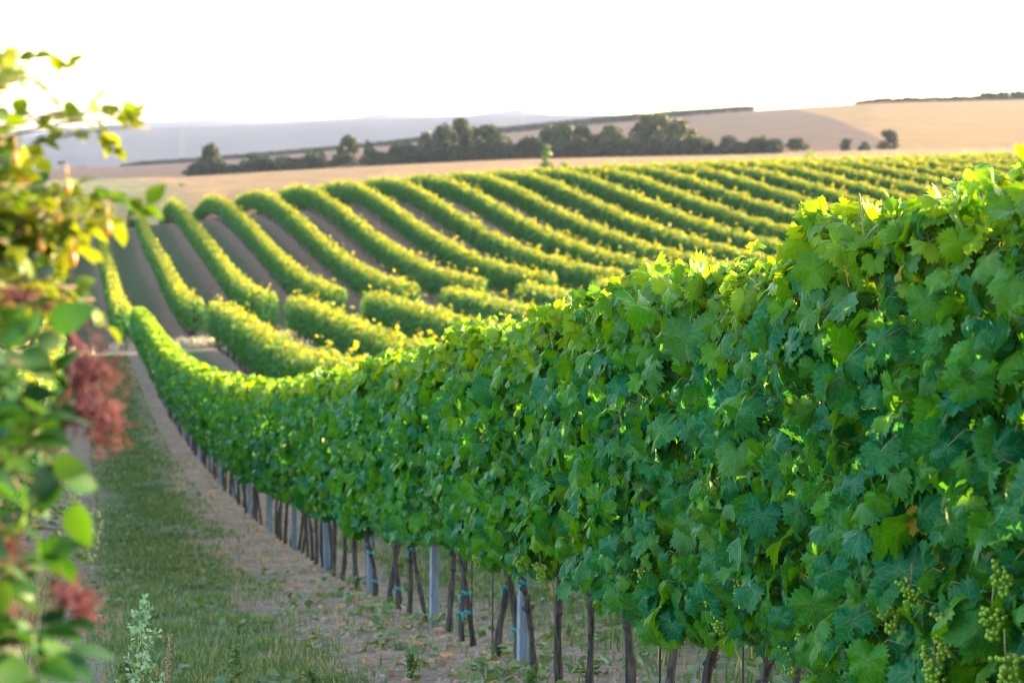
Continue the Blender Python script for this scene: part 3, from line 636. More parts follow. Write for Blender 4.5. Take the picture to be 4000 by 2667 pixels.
# near block: the row on the left behind the bushes, and the rows to the right of the front row
hedge_row(ROW_D - ROW_S, 22, HEAD0, "vine row at the left edge, mostly hidden behind the elder bush", "vine rows of the near block", 190, .15, True, 300)
for j in range(1, 10):
    X = ROW_D + ROW_S * j
    hedge_row(X, [0, 2, 4, 66, 74, 80, 84, 86, 88, 90][j], HEAD0 - .6 + .25 * j * (j < 4), f"short visible row end with bright yellow top, {ORD[j-1]} behind the large front row" , "vine rows of the near block", 290 if j < 4 else 200, .13, j < 5, 310 + j)
    if j < 6: post(X, HEAD0 + .3 + .25 * j * (j < 4), f"grey end post of the {ORD[j-1]} vine row behind the front row", "row end posts")
OPPK = list(range(-3, 28))
for k in OPPK:
    X = OPP_D + OPP_S * k; y0 = HEAD1 + .3 + (.6 if k % 2 else 0) - (1.0 if k == 0 else 0)
    if k < 0: lb = f"far slope vine row hidden behind the bushes, {ORD[-k-1]} left of the leftmost clear row"
    elif k == 0: lb = "leftmost clearly seen vine row on the far slope, a narrow stripe beside the left bushes"
    else: lb = f"vine row on the far slope, {ORD[k]} counted from the leftmost clear row"
    hedge_row(X, y0, 246 if k < 8 else 236, lb, "vine rows on the far slope", 240, .155, k <= 7, 400 + k)
    if False: post(X, y0 - .35, f"grey post at the lower end of the {ORD[k]} vine row from the left on the far slope", "row end posts")
post(OPP_D + OPP_S * 3 - .5, 193.5, "pale marker post under the arch of the fourth row on the far crest", "row end posts", h=1.2)

# ------------------------------------------------------------------ the front row: single vines
TY = [4.2, 4.95, 5.65, 6.45, 7.05, 7.75, 8.45, 9.0, 9.75, 10.4, 11.3, 12.0, 12.75, 13.35, 13.95, 14.8, 15.2, 16.05, 17.0, 17.75, 18.5, 19.0]
yy = 19.7
while yy < HEAD0 - .3: TY.append(yy); yy += .68 + random.uniform(-.07, .07)
POSTS_Y = [5.92, 13.12] + [16.55 + 3.72 * i for i in range(24)]
POSTS_Y = [p for p in POSTS_Y if p < HEAD0 + 1]; POSTS_Y[-1] = HEAD0 + .25
for i, py in enumerate(POSTS_Y):
    lb = "tall grey steel post at the right edge of the front row, behind dark leaves" if i == 0 else ("widest clear grey steel post among the front row's trunks, bottom centre" if i == 1 else f"grey steel post of the front row, {ORD[i-2]} beyond the widest clear post")
    post(ROW_D - (.03 if i == 0 else .0), py, lb, "front row posts", rot=.25)
BUNCH = [(2800, 2385), (3085, 2560), (3150, 2480), (3470, 2395), (3560, 2330), (3700, 2460), (3905, 2240), (3880, 2430), (3645, 2590), (2510, 2260), (2905, 2300), (2030, 2205), (2110, 2235), (3930, 2620), (1870, 2175)]
BW = np.array([on_plane(x, y, 2.17) for x, y in BUNCH])
def bunch_mb(seed, n=70, L=.15, R=.045):
    r = np.random.default_rng(seed); b = MB(); C = []
    # berries packed by rejection inside a cone, outer ones kept
    for _ in range(4000):
        t = r.random(); rad = R * (1 - .62 * t ** 1.3) * (1 + .25 * sin(9 * t + seed)); a = r.uniform(0, 6.28); q = rad * r.uniform(.55, 1)
        p = np.array([q * cos(a), q * sin(a), -.02 - L * t])
        if all(np.sum((p - c) ** 2) > (.0122) ** 2 for c in C): C.append(p)
        if len(C) >= n: break
    import bmesh
    bm = bmesh.new(); bmesh.ops.create_icosphere(bm, subdivisions=2, radius=1.0); bm.verts.index_update()
    SV = np.array([v.co[:] for v in bm.verts]); SF = np.array([[v.index for v in f.verts] for f in bm.faces]); bm.free()
    for c in C: b.add(c + SV * r.uniform(.0066, .0086), SF, 0)
    b.tube([[0, 0, .05], [.004, 0, 0], [0, .003, -L * .5]], [.0025, .0022, .0015], 5, 1)
    for c in C[::4]: b.tube([[0, 0, c[2] + .012], c], [.0014, .001], 4, 1)
    return b
BUNCH_ME = []
for s in range(4):
    o = bunch_mb(20 + s, 60 - 6 * s, .13 - .012 * s, .044 - .003 * (s % 2)).build("grape_bunch", [M['berry'], M['petiole']], loc=(0, 0, 0)); BUNCH_ME.append(o.data); bpy.data.objects.remove(o)
def top_h(y): return 1.90 + .07 * vnoise(np.asarray(y) * 1.3, 5) + .04 * vnoise(np.asarray(y) * 5, 6)
def bot_h(y): return .66 + .10 * vnoise(np.asarray(y) * 1.9, 8) + .07 * vnoise(np.asarray(y) * 5.5, 9) - .12 * (1 - ss(7.5, 11.5, np.asarray(y)))
def vine(i, Y):
    r = np.random.default_rng(1000 + i); X = ROW_D + r.uniform(-.03, .03); G = np.array([X, Y, gz(X, Y)])
    y0 = (TY[i - 1] + Y) / 2 if i else Y - .4
    y1 = (TY[i + 1] + Y) / 2 if i + 1 < len(TY) else Y + .4
    span = y1 - y0
    if Y < 8.0: lb = f"leafy grapevine with hidden trunk, {ORD[i]} in from the right edge of the front row"
    elif Y < 13.2:
        q = [v for v in TY if 8.0 <= v < 13.12]; kk = len(q) - 1 - q.index(Y)
        lb = f"grapevine on the {ORD[kk]} bark trunk to the right of the widest grey post"
    elif Y < 31:
        q = [v for v in TY if v > 13.12]; kk = q.index(Y)
        lb = f"front row grapevine on the {ORD[kk]} thin trunk left of the widest grey post"
    else: lb = "small blurred grapevine of the front row, dipping away into the valley"
    root = thing("grapevine", G, lb, "grapevine", "vines of the front row")
    near, midr = Y < 13.6, Y < 27
    nl, nt_, nr_, ni = (int(430 * span), int(270 * span), int(150 * span), int(330 * span)) if near else ((int(540 * span), int(300 * span), int(150 * span), int(170 * span)) if midr else (int(460 * span), int(280 * span), int(130 * span), int(110 * span)))
    n = nl + nt_ + nr_ + ni; sd = np.repeat([0, 2, 1, 3], [nl, nt_, nr_, ni])
    y = y0 + span * r.random(n) + r.normal(0, .05, n); h = r.random(n) ** .93
    T, B = top_h(y), bot_h(y); hz = B + (T - B) * h
    W = (.30 + .05 * vnoise(y * 2.3, 12) + .03 * vnoise(hz * 5 + y * 3, 13)) * np.where(h > .72, 1 - (h - .72) * 1.5, 1) * np.where(h < .2, .8 + h, 1)
    dep = np.abs(r.normal(0, .17, n))
    x = np.where(sd == 0, -W + dep, np.where(sd == 1, W - dep, r.uniform(-.8, .8, n) * W))
    tp_ = sd == 2; hz = np.where(tp_, T - np.abs(r.normal(0, .13, n)) + .02, hz); x = np.where(tp_, r.uniform(-1, 1, n) * (.22 - .3 * np.clip(hz - T + .05, 0, .3)), x)
    sh = tp_ & (r.random(n) < .16); sy = y0 + span * r.random(5); pick = r.integers(0, 5, n)
    hz = np.where(sh, T - .05 + r.random(n) * (.06 + .07 * (pick == 0)), hz); x = np.where(sh, r.normal(0, .06, n), x); y = np.where(sh, sy[pick] + r.normal(0, .025, n), y)
    face = np.where((sd == 1)[:, None], [1, 0, .3], [-1, -.15, .35])
    nrm = np.where((tp_ | (sd == 3))[:, None], r.normal(0, .75, (n, 3)) + [-.25, 0, .75], face + r.normal(0, 1, (n, 3)) * [.30, .85, .60])
    tip = np.column_stack([np.where(sd == 1, .25, -.25), r.normal(0, .55, n), -np.ones(n)]) + np.where(tp_[:, None], r.normal(0, .8, (n, 3)) + [0, 0, .6], 0)
    sz = np.clip(r.normal(.098, .036, n), .035, .175) * np.where(tp_, .80, 1) * np.where(sh, .48, 1)
    yg = np.where(tp_, (.2 + .2 * (Y > 22)) + .75 * r.random(n) ** 1.2, .16 * (r.random(n) < .10)); yg = np.where(sh, r.uniform(.6, 1, n), yg); yg += np.clip(h - .72, 0, 1) * 2.2 * r.random(n) * (sd != 2)  # young tips, and low sun painted yellow into the top leaves
    tone = np.clip(r.beta(.55, .75, n), 0, 1)
    bw = np.where(r.random(n) < .004, r.uniform(.3, .9, n), 0); bw = np.where(tp_ & (r.random(n) < .03), r.uniform(.3, .8, n), bw); sz = np.where(bw > 0, sz * .55, sz)  # scattered dead leaves; the orange ones on top imitate sunlit leaves
    P = np.column_stack([X + x, y, G[2] + 0 * y]); P[:, 2] = ground_z(P[:, 0], np.clip(P[:, 1], 0, HEAD0)) + hz
    keep = np.ones(n, bool)
    for bc in BW:                                              # leaves stay clear of the hanging grapes
        keep &= ~((np.hypot(P[:, 1] - bc[1] + .01, P[:, 2] - bc[2] + .03) < .058) & (P[:, 0] < bc[0] + .06))
    if abs(Y - 5.9) < 1: keep &= ~((np.abs(P[:, 1] - 5.80) < .035) & (P[:, 0] < 2.36) & (hz < .85))
    P, nrm, tip, sz, sd, x, hz = P[keep], nrm[keep], tip[keep], sz[keep], sd[keep], x[keep], hz[keep]
    rn = np.column_stack([tone, yg, bw, np.ones(n)])[keep]
    tpl = T_HI if near else (T_MD if midr else T_LO)
    b = MB(); b.leaves(tpl, P, nrm, tip, sz, rn, 0)
    if Y < 16:                                                 # leaf stalks
        z = nrmz(nrm); yv = nrmz(tip - z * (tip * z).sum(-1, keepdims=True))
        for q in np.where((sd != 1) & (r.random(len(P)) < .75))[0]:
            L = sz[q] * r.uniform(.6, 1.0); s = np.sign(x[q]) if abs(x[q]) > .05 else 0
            e = P[q] + np.array([-s * .8 * L, r.uniform(-.5, .5) * L, r.uniform(-.1, .5) * L]); mid = (P[q] + e) / 2 + [0, 0, .18 * L] - yv[q] * .12 * L
            b.tube([P[q], mid, e], [.0014, .0015, .0019], 3, 1, cap=False)
    if midr:
        for q in range(5):
            tq = float(top_h(sy[q])); g0 = gz(X, sy[q]); e = .01 + .07 * (q == 0)
            b.tube([[X, sy[q] + .04, g0 + tq - .25], [X + .01, sy[q] + .01, g0 + tq - .06], [X - .01, sy[q], g0 + tq + e]], [.004, .003, .0015], 5, 1, cap=False)
    b.build("foliage", [M['leaf'], M['petiole']], root)
    hi = Y < 20
    tb, TP, TR = trunk_mesh(2000 + i, max(.62, float(bot_h(Y)) + .12), r.uniform(.015, .021), .085, 12 if hi else 6, 16 if hi else 7)
    tb.V = [v + G for v in tb.V]
    if hi:                                                     # head of the vine and the bent fruiting arms
        hd = G + TP[-1]
        for s in (-1, 1):
            tb.tube([hd, hd + [0, s * .1, .07], hd + [0, s * .26, .10], hd + [0, s * .40, .05]], [.019, .012, .009, .006], 6, jit=.08)
        for _ in range(7):
            c = G + TP[r.integers(9, 15)]; d = r.normal(0, 1, 3); d /= np.linalg.norm(d); tb.tube([c, c + d * .035], [.022, .010], 6, jit=.1)
    tr = tb.build("trunk", M['bark'], root)
    if hi and Y > 6:                                           # plastic ties round the trunk
        for q in range(int(r.random() < .6) + int(r.random() < .25)):
            kx = int(r.integers(3, 13)); c = G + TP[kx]; t = np.linspace(0, 2 * pi, 13); rr = TR[kx] + .006
            tt = MB()
            for dz in (-.008, .0, .008):
                tt.tube(np.column_stack([c[0] + rr * np.cos(t), c[1] + rr * np.sin(t), c[2] + dz + .003 * np.sin(t * 2)]), .0048, 5)
            e = c + np.array([-rr, -.01, 0]); tt.tube([e, e + [-.015, -.02, -.004], e + [-.022, -.035, -.03], e + [-.02, -.05, -.055]], [.007, .006, .005, .003], 4)
            tt.build("tie", M['tie'], tr, loc=tuple(G))
        if r.random() < .45:
            rb = MB(); c = G + [-.02, r.uniform(-.07, .07), 0]; rb.tube([c - [0, 0, .1], c + [0.01, .01, 1.5]], [.0045, .0045], 5); rb.build("support_rod", M['bark'], root)
    if Y < 15:
        for q in range(4):                                     # shoots rising from the arms
            ys = Y + r.uniform(-.34, .34); xs = X + r.uniform(-.17, .05); zb = G[2] + .72; zt = G[2] + r.uniform(1.5, 2.0)
            t = np.linspace(0, 1, 9); cb = MB()
            PP = np.column_stack([X + (xs - X) * np.sin(t * 1.5) - .05 * np.sin(t * 7 + q), ys + .05 * np.sin(t * 5 + q) + r.uniform(-.12, .12) * t, zb + (zt - zb) * t])
            cb.tube(PP, np.linspace(.0055, .0028, 9), 6)
            for _ in range(2):                                 # curling tendrils
                p0 = PP[r.integers(2, 8)]; s = np.linspace(0, 1, 16); d = np.array([-1, r.uniform(-1, 1), .2]); ln = r.uniform(.10, .22)
                C = p0 + d * s[:, None] * ln; rad = .012 * s; C[:, 1] += rad * np.cos(s * 16); C[:, 2] += rad * np.sin(s * 16) - .05 * s ** 2
                cb.tube(C, np.linspace(.0016, .0008, 16), 4, cap=False)
            cb.build("cane", M['cane'], root)
    for q, bc in enumerate(BW):
        if np.argmin(np.abs(np.array(TY) - bc[1])) == i:
            o = bpy.data.objects.new("grape_bunch", BUNCH_ME[q % 4]); COL.objects.link(o); o.parent = root
            o.location = tuple(bc + [0, 0, .055] - G); o.rotation_euler = (r.uniform(-.12, .12), r.uniform(-.12, .12), r.uniform(0, 6.28)); sF = r.uniform(.74, .92); o.scale = (sF, sF, sF * r.uniform(.9, 1.1))
for i, Y in enumerate(TY): vine(i, Y)
for i, hh in enumerate((.74, 1.05, 1.42, 1.82)):
    yw = np.linspace(2.0, HEAD0 + .25, 90); b = MB(); zz = ground_z(np.full(90, ROW_D), yw) + hh
    for sx in ((-.02,) if i == 0 else (-.10,)):
        b.tube(np.column_stack([np.full(90, ROW_D + sx), yw, zz]), .0016, 4)
    tag(b.build("trellis_wire", M['wire'], loc=(ROW_D, 2.0, float(zz[0]))), ["lowest trellis wire of the front row, where the grapes hang", "second lowest trellis wire of the front row, among the leaves", "second highest trellis wire of the front row, among the leaves", "topmost trellis wire of the front row, just below the leafy crest"][i], "wire", "trellis wires")
# ------------------------------------------------------------------ ground cover of the lane
def blades(n, fx, fy, hmin, hmax, straw, wd=.0035, ok=None, seed=0):
    r = np.random.default_rng(seed); X, Y = fx(r, n), fy(r, n)
    if ok is not None:
        k = ok(X, Y, r); X, Y = X[k], Y[k]; n = len(X)
    Z = ground_z(X, Y); hgt = r.uniform(hmin, hmax, n) * (.6 + .4 * r.random(n)); a = r.uniform(0, 6.28, n); ln = r.uniform(.1, .7, n) * hgt
    w = wd * r.uniform(.7, 1.6, n) * (1 + np.maximum(0, Y - 18) / 22)
    c, s = np.cos(a), np.sin(a); b = r.uniform(0, 6.28, n); px, py = np.cos(b) * w, np.sin(b) * w
    V = np.stack([np.stack([X - px, Y - py, Z - .01], -1), np.stack([X + px, Y + py, Z - .01], -1),
                  np.stack([X - px * .8 + c * ln * .35, Y - py * .8 + s * ln * .35, Z + hgt * .6], -1), np.stack([X + px * .8 + c * ln * .35, Y + py * .8 + s * ln * .35, Z + hgt * .6], -1),
                  np.stack([X + c * ln, Y + s * ln, Z + hgt], -1)], 1)
    F = np.array([[0, 1, 3], [0, 3, 2], [2, 3, 4]])[None] + (np.arange(n) * 5)[:, None, None]
    rn = np.column_stack([r.random(n), .25 * r.random(n) ** 2, np.where(r.random(n) < straw, r.uniform(.5, 1, n), 0), np.ones(n)])
    return V.reshape(-1, 3), F.reshape(-1, 3), np.repeat(rn, 5, 0)
def patch(X, Y, r):
    q = np.random.default_rng(31); f = np.zeros_like(X)
    for _ in range(14):
        a = q.uniform(0, pi); k = q.uniform(1.2, 9.0); f += np.sin(k * (X * cos(a) * 1.4 + Y * sin(a)) + q.uniform(0, 6.28)) / k ** .35
    f *= .42
    return f + r.normal(0, .5, len(X)) > -.12
def grass_obj(name, parts):
    b = MB()
    for V, F, R in parts: b.add(V, F, 0, R)
    tag(b.build(name, M['straw' if name == 'dry_grass' else 'grass'], loc=(0, 0, 0)), kind='stuff')
mid = ROW_D - ROW_S / 2
lane_x = lambda r, n: mid + np.clip(r.normal(0, .34, n), -.75, .80)
lane_far = lambda r, n: mid + .25 + np.clip(r.normal(0, .42, n), -.8, .9)
grass_obj("grass", [
    blades(70000, lane_x, lambda r, n: 11 + 20 * r.random(n) ** 1.4, .02, .10, .30, .0028, patch, 41),
    blades(45000, lane_far, lambda r, n: 30 + 72 * r.random(n) ** 1.3, .02, .09, .10, .0045, patch, 42),
    blades(9000, lambda r, n: mid + r.uniform(-1.5, 2.6, n), lambda r, n: 11 + 40 * r.random(n) ** 1.5, .02, .12, .3, .0030, patch, 43),
    blades(11000, lambda r, n: ROW_D + r.uniform(.5, 2.6, n), lambda r, n: 9 + 22 * r.random(n), .04, .22, .15, .0045, patch, 44),
    blades(9000, lambda r, n: r.uniform(-3.4, -.2, n), lambda r, n: 9 + 14 * r.random(n), .05, .35, .75, .0035, None, 45),
])
grass_obj("dry_grass", [blades(26000, lambda r, n: r.uniform(-6, 30, n), lambda r, n: HEAD0 + .6 + (HEAD1 - HEAD0 - 1.0) * r.random(n), .15, .55, .9, .010, lambda X, Y, r: vnoise(X * .8, 33) + vnoise(Y * 1.1 + X * .3, 34) + r.normal(0, .3, len(X)) > .25, 46)])
# fallen leaves and clods on the bare soil
r = np.random.default_rng(77)
n = 420; X = np.where(r.random(n) < .7, ROW_D - np.abs(r.normal(0.25, .45, n)), mid - .9 - np.abs(r.normal(0, .3, n))); Y = 11 + 40 * r.random(n) ** 1.5
P = np.column_stack([X, Y, ground_z(X, Y) + .012]); b = MB()
b.leaves(T_LO, P, np.column_stack([r.normal(0, .35, n), r.normal(0, .35, n), np.ones(n)]), r.normal(0, 1, (n, 3)), r.uniform(.03, .085, n), np.tile([.5, 0, .8, 1.], (n, 1)))
tag(b.build("fallen_leaves", M['leaflitter'], loc=(0, 0, 0)), kind='stuff')
n = 5200; X = np.where(r.random(n) < .72, ROW_D - r.uniform(-.7, 1.05, n), mid - r.uniform(.6, 1.3, n)); Y = 10.5 + 34 * r.random(n) ** 1.5
S = r.uniform(.006, .030, n) * (1 + (r.random(n) < .06) * .9)
oct_ = np.array([[1, 0, 0], [-1, 0, 0], [0, 1, 0], [0, -1, 0], [0, 0, 1], [0, 0, -.6]], float); of = np.array([[0, 2, 4], [2, 1, 4], [1, 3, 4], [3, 0, 4], [2, 0, 5], [1, 2, 5], [3, 1, 5], [0, 3, 5]])
Z = ground_z(X, Y); V = np.stack([X, Y, Z], -1)[:, None] + oct_[None] * S[:, None, None] * r.uniform(.55, 1.3, (n, 6, 3)) * [1, 1, .7]
b = MB(); b.add(V.reshape(-1, 3), (of[None] + (np.arange(n) * 6)[:, None, None]).reshape(-1, 3))
tag(b.build("soil_clods", M['clod'], loc=(0, 0, 0), smooth=False), kind='stuff')
# low green weeds between the trunks
n = 360; cx_ = np.concatenate([ROW_D + r.uniform(-.5, 2.2, 250), mid + r.uniform(-1, 1.0, 110)]); cy_ = np.concatenate([9.5 + 14 * r.random(250) ** 1.3, 11 + 22 * r.random(110)])
k = 9; X = np.repeat(cx_, k) + r.normal(0, .06, n * k); Y = np.repeat(cy_, k) + r.normal(0, .06, n * k); P = np.column_stack([X, Y, ground_z(X, Y) + r.uniform(.0, .09, n * k)])
b = MB(); b.leaves(T_OV, P, np.column_stack([r.normal(0, .6, n * k), r.normal(0, .6, n * k), np.ones(n * k)]), r.normal(0, 1, (n * k, 3)) * [1, 1, .4] + [0, 0, .5], r.uniform(.03, .09, n * k), np.column_stack([r.random(n * k), .5 * r.random(n * k), .1 * r.random(n * k), np.ones(n * k)]))
tag(b.build("low_weeds", M['grass'], loc=(0, 0, 0)), kind='stuff')

# ------------------------------------------------------------------ tall weeds standing in the lane
def tall_weed(px, ytop, D, label, name="weed", spike=False, seed=0, bushy=1.0, h=None, mt='weed'):
    r = np.random.default_rng(seed); tp = at_depth(px, ytop, D); X, Y = tp[0], tp[1]; G = np.array([X, Y, gz(X, Y)]); H = tp[2] - G[2]
    if H < .12: H = .12
    root = thing(name, G, label, "weed"); t = np.linspace(0, 1, 10)
    P = G + np.column_stack([.03 * np.sin(t * 3 + seed) * H, .03 * np.sin(t * 2.2) * H, t * H - .02])
    b = MB(); b.tube(P, np.linspace(.006, .002, 10), 6); st = b
    if spike:
        s = MB(); m = int(260); tt = .35 + .65 * r.random(m); c = G + np.column_stack([.03 * np.sin(tt * 3 + seed) * H, .03 * np.sin(tt * 2.2) * H, tt * H])
        whorl = np.abs(np.sin(tt * H * 110)) ; a = r.uniform(0, 6.28, m); rr = (.006 + .010 * whorl) * (1.25 - tt * .8); c[:, 0] += rr * np.cos(a); c[:, 1] += rr * np.sin(a)
        sz = r.uniform(.003, .006, m); V = c[:, None] + oct_[None] * sz[:, None, None]; s.add(V.reshape(-1, 3), (of[None] + (np.arange(m) * 6)[:, None, None]).reshape(-1, 3))
        st.build("stem", M['dock'], root); s.build("seed_head", M['dock'], root); return
    lf = MB(); PP, NN, TT, SS = [], [], [], []
    nb = int(16 * bushy)
    for q in range(nb):
        u = .25 + .73 * q / nb; s0 = G + np.array([.03 * sin(u * 3 + seed) * H, .03 * sin(u * 2.2) * H, u * H]); a = q * 2.4 + r.uniform(-.3, .3); ln = (.11 * (1 - u) + .03) * r.uniform(.7, 1.2) * min(1.3, H / .7)
        e = s0 + np.array([cos(a) * ln, sin(a) * ln, ln * .75]); st.tube([s0, (s0 + e) / 2 + [0, 0, -.01], e], [.0022, .0018, .001], 4)
        m = 20; v = r.uniform(.15, 1, m); PP.append(s0 + (e - s0) * v[:, None] + r.normal(0, .008, (m, 3))); NN.append(r.normal(0, 1, (m, 3)) + [0, 0, .4]); TT.append(r.normal(0, .5, (m, 3)) + (e - s0) / ln); SS.append(r.uniform(.012, .030, m) * (1.2 - .4 * v))
    m = 70; v = r.uniform(.72, 1.0, m); PP.append(G + np.column_stack([.03 * np.sin(v * 3 + seed) * H + r.normal(0, .008, m), .03 * np.sin(v * 2.2) * H + r.normal(0, .008, m), v * H])); NN.append(r.normal(0, 1, (m, 3))); TT.append(r.normal(0, .5, (m, 3)) + [0, 0, 1]); SS.append(r.uniform(.008, .022, m))
    PP, NN, TT, SS = np.vstack(PP), np.vstack(NN), np.vstack(TT), np.concatenate(SS); n = len(PP)
    lf.leaves(T_OV, PP, NN, TT, SS, np.column_stack([r.random(n), .6 * r.random(n), .05 * r.random(n), np.ones(n)]))
    st.build("stem", M['cane'], root); lf.build("leaves", M[mt], root)
tall_weed(570, 2335, 9.6, "pale green tall weed standing highest in the grass at the bottom left", seed=3, bushy=1.3)
tall_weed(655, 2480, 9.4, "brown dry seed spike beside the tallest pale weed", "seed_spike", True, seed=4)
tall_weed(905, 2530, 9.8, "bluish green pointed weed right of the brown seed spike", mt='grass', seed=5, bushy=.8)
tall_weed(1210, 2605, 10.2, "small grey-green weed at the bottom edge left of the trunks", mt='grass', seed=6, bushy=.7)
tall_weed(2080, 2610, 9.5, "feathery grey-green weed at the foot of the widest grey post", mt='grass', seed=7, bushy=.8)
tall_weed(1610, 2560, 12.6, "thin upright weed in front of the leaning trunks", mt='grass', seed=8, bushy=.5)
tall_weed(500, 2560, 9.8, "short reddish-green weed left of the tallest pale weed", mt='grass', seed=9, bushy=.7)

# ------------------------------------------------------------------ the bushes on the left, close to the camera
def bez(a, b, c, n):
    t = np.linspace(0, 1, n)[:, None]; return (1 - t) ** 2 * np.asarray(a) + 2 * t * (1 - t) * np.asarray(b) + t * t * np.asarray(c)
def spray(name, base, ends, label, mt, leaflet, nl, gap, spread, up, cat="bush", seed=0, lift=.5, young_sunlit=(.2, .6), pairs=2, tpl=None, start=.45, tone=(0, 1)):
    """arching stems from one foot; compound leaves along the outer part of each stem"""
    r = np.random.default_rng(seed); base = np.array([base[0], base[1], gz(base[0], base[1])]); root = thing(name, base, label, cat)
    st = MB(); PP, NN, TT, SS, YY = [], [], [], [], []
    for e in ends:
        e = np.asarray(e, float); ctrl = np.array([base[0] * .75 + e[0] * .25, base[1] * .7 + e[1] * .3, max(e[2], base[2]) + lift * r.uniform(.2, .6)])
        C = bez(base + r.normal(0, .04, 3) * [1, 1, 0], ctrl, e, 24); st.tube(C, np.linspace(.008, .0015, 24), 6, jit=.03)
        L = np.linalg.norm(np.diff(C, axis=0), axis=1).sum(); m = max(3, int(L * (1 - start) / gap))
        for q in range(m):
            u = start + (1 - start) * (q + r.random() * .6) / m; i = min(22, int(u * 23)); p = C[i] + (C[i + 1] - C[i]) * (u * 23 - i); d = nrmz(C[i + 1] - C[i])
            a = q * 2.4 + r.uniform(-.5, .5); side = nrmz(np.cross(d, [0, 0, 1.]) + 1e-6); o = nrmz(side * cos(a) + np.cross(side, d) * sin(a) * .6 + d * .5 + np.array([0, 0, up])); rl = leaflet * nl * r.uniform(.8, 1.1)
            ax = p + o * rl; st.tube([p, (p + ax) / 2 + [0, 0, .05 * rl], ax + [0, 0, -.12 * rl]], [.0016, .0012, .0008], 3, 1, cap=False)
            ws = nrmz(np.cross(o, nrmz(np.array([0, 0, 1.]) + r.normal(0, .35, 3)))); nm = np.cross(ws, o)
            yv = r.uniform(*young_sunlit)
            for v in range(pairs):
                f = .35 + .6 * v / max(1, pairs); pp = p + (ax - p) * f + [0, 0, -.12 * rl * f * f]
                for s in (-1, 1):
                    PP.append(pp); NN.append(nm + r.normal(0, .3, 3)); TT.append(ws * s + o * .55 + r.normal(0, .15, 3) + [0, 0, -.25]); SS.append(leaflet * r.uniform(.7, 1.1)); YY.append(yv)
            PP.append(ax + [0, 0, -.12 * rl]); NN.append(nm + r.normal(0, .3, 3)); TT.append(o + [0, 0, -.35] + r.normal(0, .2, 3)); SS.append(leaflet * r.uniform(.9, 1.25)); YY.append(yv)
    PP = np.array(PP); n = len(PP); lf = MB()
    lf.leaves(tpl or T_OV, PP, np.array(NN), np.array(TT), np.array(SS), np.column_stack([r.uniform(tone[0], tone[1], n), np.clip(np.array(YY) + r.normal(0, .12, n), 0, 1), (r.random(n) < .03) * r.random(n) * (leaflet < .05), np.ones(n)]))
    st.build("stems", [M['twig'], M['petiole']], root); lf.build("foliage", M[mt], root)
    return root
pt = at_depth
elder = spray("elder_bush", (-.62, 3.1), [pt(*e) for e in ((-30, 1330, 3.0), (90, 1420, 3.05), (180, 1520, 3.1), (-10, 1560, 2.9), (230, 1640, 3.15), (100, 1700, 3.0), (260, 1760, 3.0), (-10, 1800, 2.8), (130, 1880, 2.95), (-30, 2020, 2.8), (50, 2120, 2.85), (160, 2230, 2.95), (-40, 2300, 2.75), (110, 2380, 2.8), (260, 2520, 2.85), (0, 2540, 2.7), (150, 2640, 2.75), (-130, 1650, 2.9), (-130, 2200, 2.8))],
    "big blurred green elder bush with drooping leaves and red stalks, lower left edge", 'elder', .053, 1.35, .062, .3, .12, seed=51, lift=.35, young_sunlit=(-.25, .2), start=.55)
def panicle(c, half, n, seed):
    r = np.random.default_rng(seed); b = MB(); c = np.asarray(c, float); half = np.asarray(half, float)
    top = c + [-half[0] * .8, 0, half[2] * 1.1]
    for q in range(n):
        d = nrmz(r.standard_normal(3)); e = c + d * half * r.random() ** .4; m = (top + e) / 2 + r.normal(0, .15, 3) * half
        if q % 4 == 0: b.tube([top, m, e], [.0016, .0012, .0008], 4, cap=False)
        for _ in range(2):
            f = e + r.normal(0, .013, 3); b.tube([e, f], [.0010, .0007], 3, cap=False); b.add(f + oct_ * r.uniform(.0014, .0027), of)
    return b
for q, (px, py, D, hx, hz_, n) in enumerate(((90, 1175, 3.1, .036, .014, 32), (225, 1235, 3.1, .020, .014, 24), (340, 1400, 3.1, .030, .034, 40), (385, 1560, 3.1, .032, .046, 60), (410, 1700, 3.1, .024, .034, 36), (300, 1500, 3.1, .022, .03, 26), (285, 1630, 3.1, .018, .008, 36), (265, 2320, 2.9, .026, .016, 34), (330, 2395, 2.9, .010, .018, 36), (60, 2440, 2.85, .026, .026, 40), (20, 2140, 2.8, .012, .012, 30))):
    o = panicle(at_depth(px, py, D), (hx, .025, hz_), n, 60 + q).build("berry_cluster", M['redberry'], elder); o['label'] = "drooping cluster of reddish berry stalks"
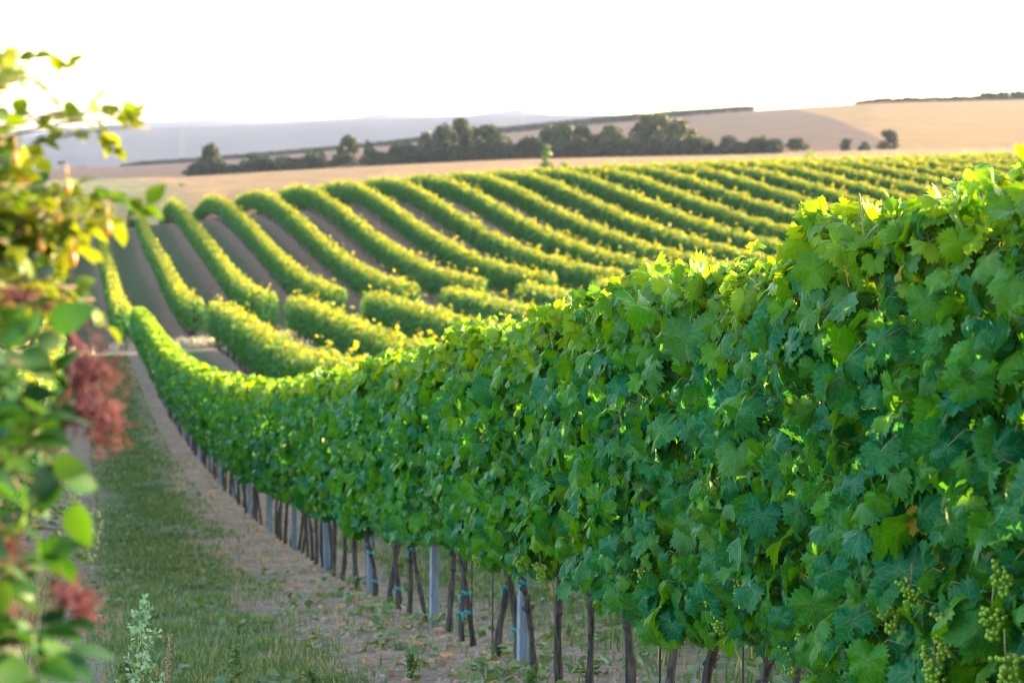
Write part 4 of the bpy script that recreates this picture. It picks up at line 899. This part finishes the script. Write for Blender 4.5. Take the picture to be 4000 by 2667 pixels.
spray("wild_rose_bush", (-.78, 3.5), [pt(*e) for e in ((585, 500, 3.55), (290, 300, 3.5), (170, 255, 3.45), (20, 260, 3.4), (430, 440, 3.5), (60, 370, 3.4), (520, 470, 3.55), (10, 330, 3.35))],
    "wild rose branch arching against the white sky at the upper left", 'rose', .028, 1.3, .065, .3, .1, seed=71, lift=.10, young_sunlit=(.15, .8), pairs=2, tpl=T_ROSE, start=.62)
rose2 = spray("wild_rose_bush", (-.72, 3.35), [pt(*e) for e in ((545, 850, 3.4), (430, 790, 3.4), (400, 900, 3.35), (290, 770, 3.4), (200, 820, 3.3), (120, 900, 3.3), (60, 800, 3.25), (250, 960, 3.35), (90, 1010, 3.3), (30, 720, 3.3), (60, 620, 3.35), (20, 560, 3.3), (150, 1080, 3.3), (370, 1170, 3.4), (300, 1120, 3.35), (30, 940, 3.2), (330, 850, 3.3), (180, 900, 3.3), (-40, 860, 3.3), (100, 730, 3.3), (50, 1120, 3.2))],
    "dense yellow-green wild rose bush at middle left, sunlit, above the elder", 'rose', .033, 1.3, .045, .3, .1, seed=72, lift=.12, young_sunlit=(.1, .75), pairs=2, tpl=T_ROSE, start=.60)
r = np.random.default_rng(5)
for px, py in ((283, 980), (262, 700), (225, 815), (160, 930), (60, 590), (420, 860)):
    c = at_depth(px, py, 3.28); b = MB(); tt = np.linspace(0, 1, 7); b.tube(np.column_stack([c[0] + 0 * tt, c[1] + 0 * tt, c[2] - .022 * tt]), .0065 * np.sin(pi * (.12 + .8 * tt)), 8); b.tube([c, c + [0, 0, .02]], [.001, .001], 4)
    b.build("rose_hip", M['hip'], rose2)
pv = spray("privet_bush", (-.95, 5.2), [pt(*e) for e in ((340, 2180, 5.0), (365, 2080, 5.0), (300, 2010, 5.0), (240, 1960, 4.9), (180, 2040, 4.9), (100, 1980, 4.9), (290, 2120, 4.95), (60, 2080, 4.8))],
    "small-leaved green branch with tiny berries hanging at the lower left", 'rose', .024, 1.1, .035, .3, .1, seed=73, lift=.2, young_sunlit=(0, .3), pairs=1, start=.62, tone=(0, .6))
b = MB()
for _ in range(120):
    e = [(340, 2180), (365, 2080), (300, 2010), (290, 2120), (240, 1960)][r.integers(0, 5)]; c = at_depth(e[0] + r.normal(0, 22), e[1] + r.normal(0, 35) - 20, 4.97); b.add(c + oct_ * r.uniform(.004, .006), of)
b.build("berries", M['privet'], pv)
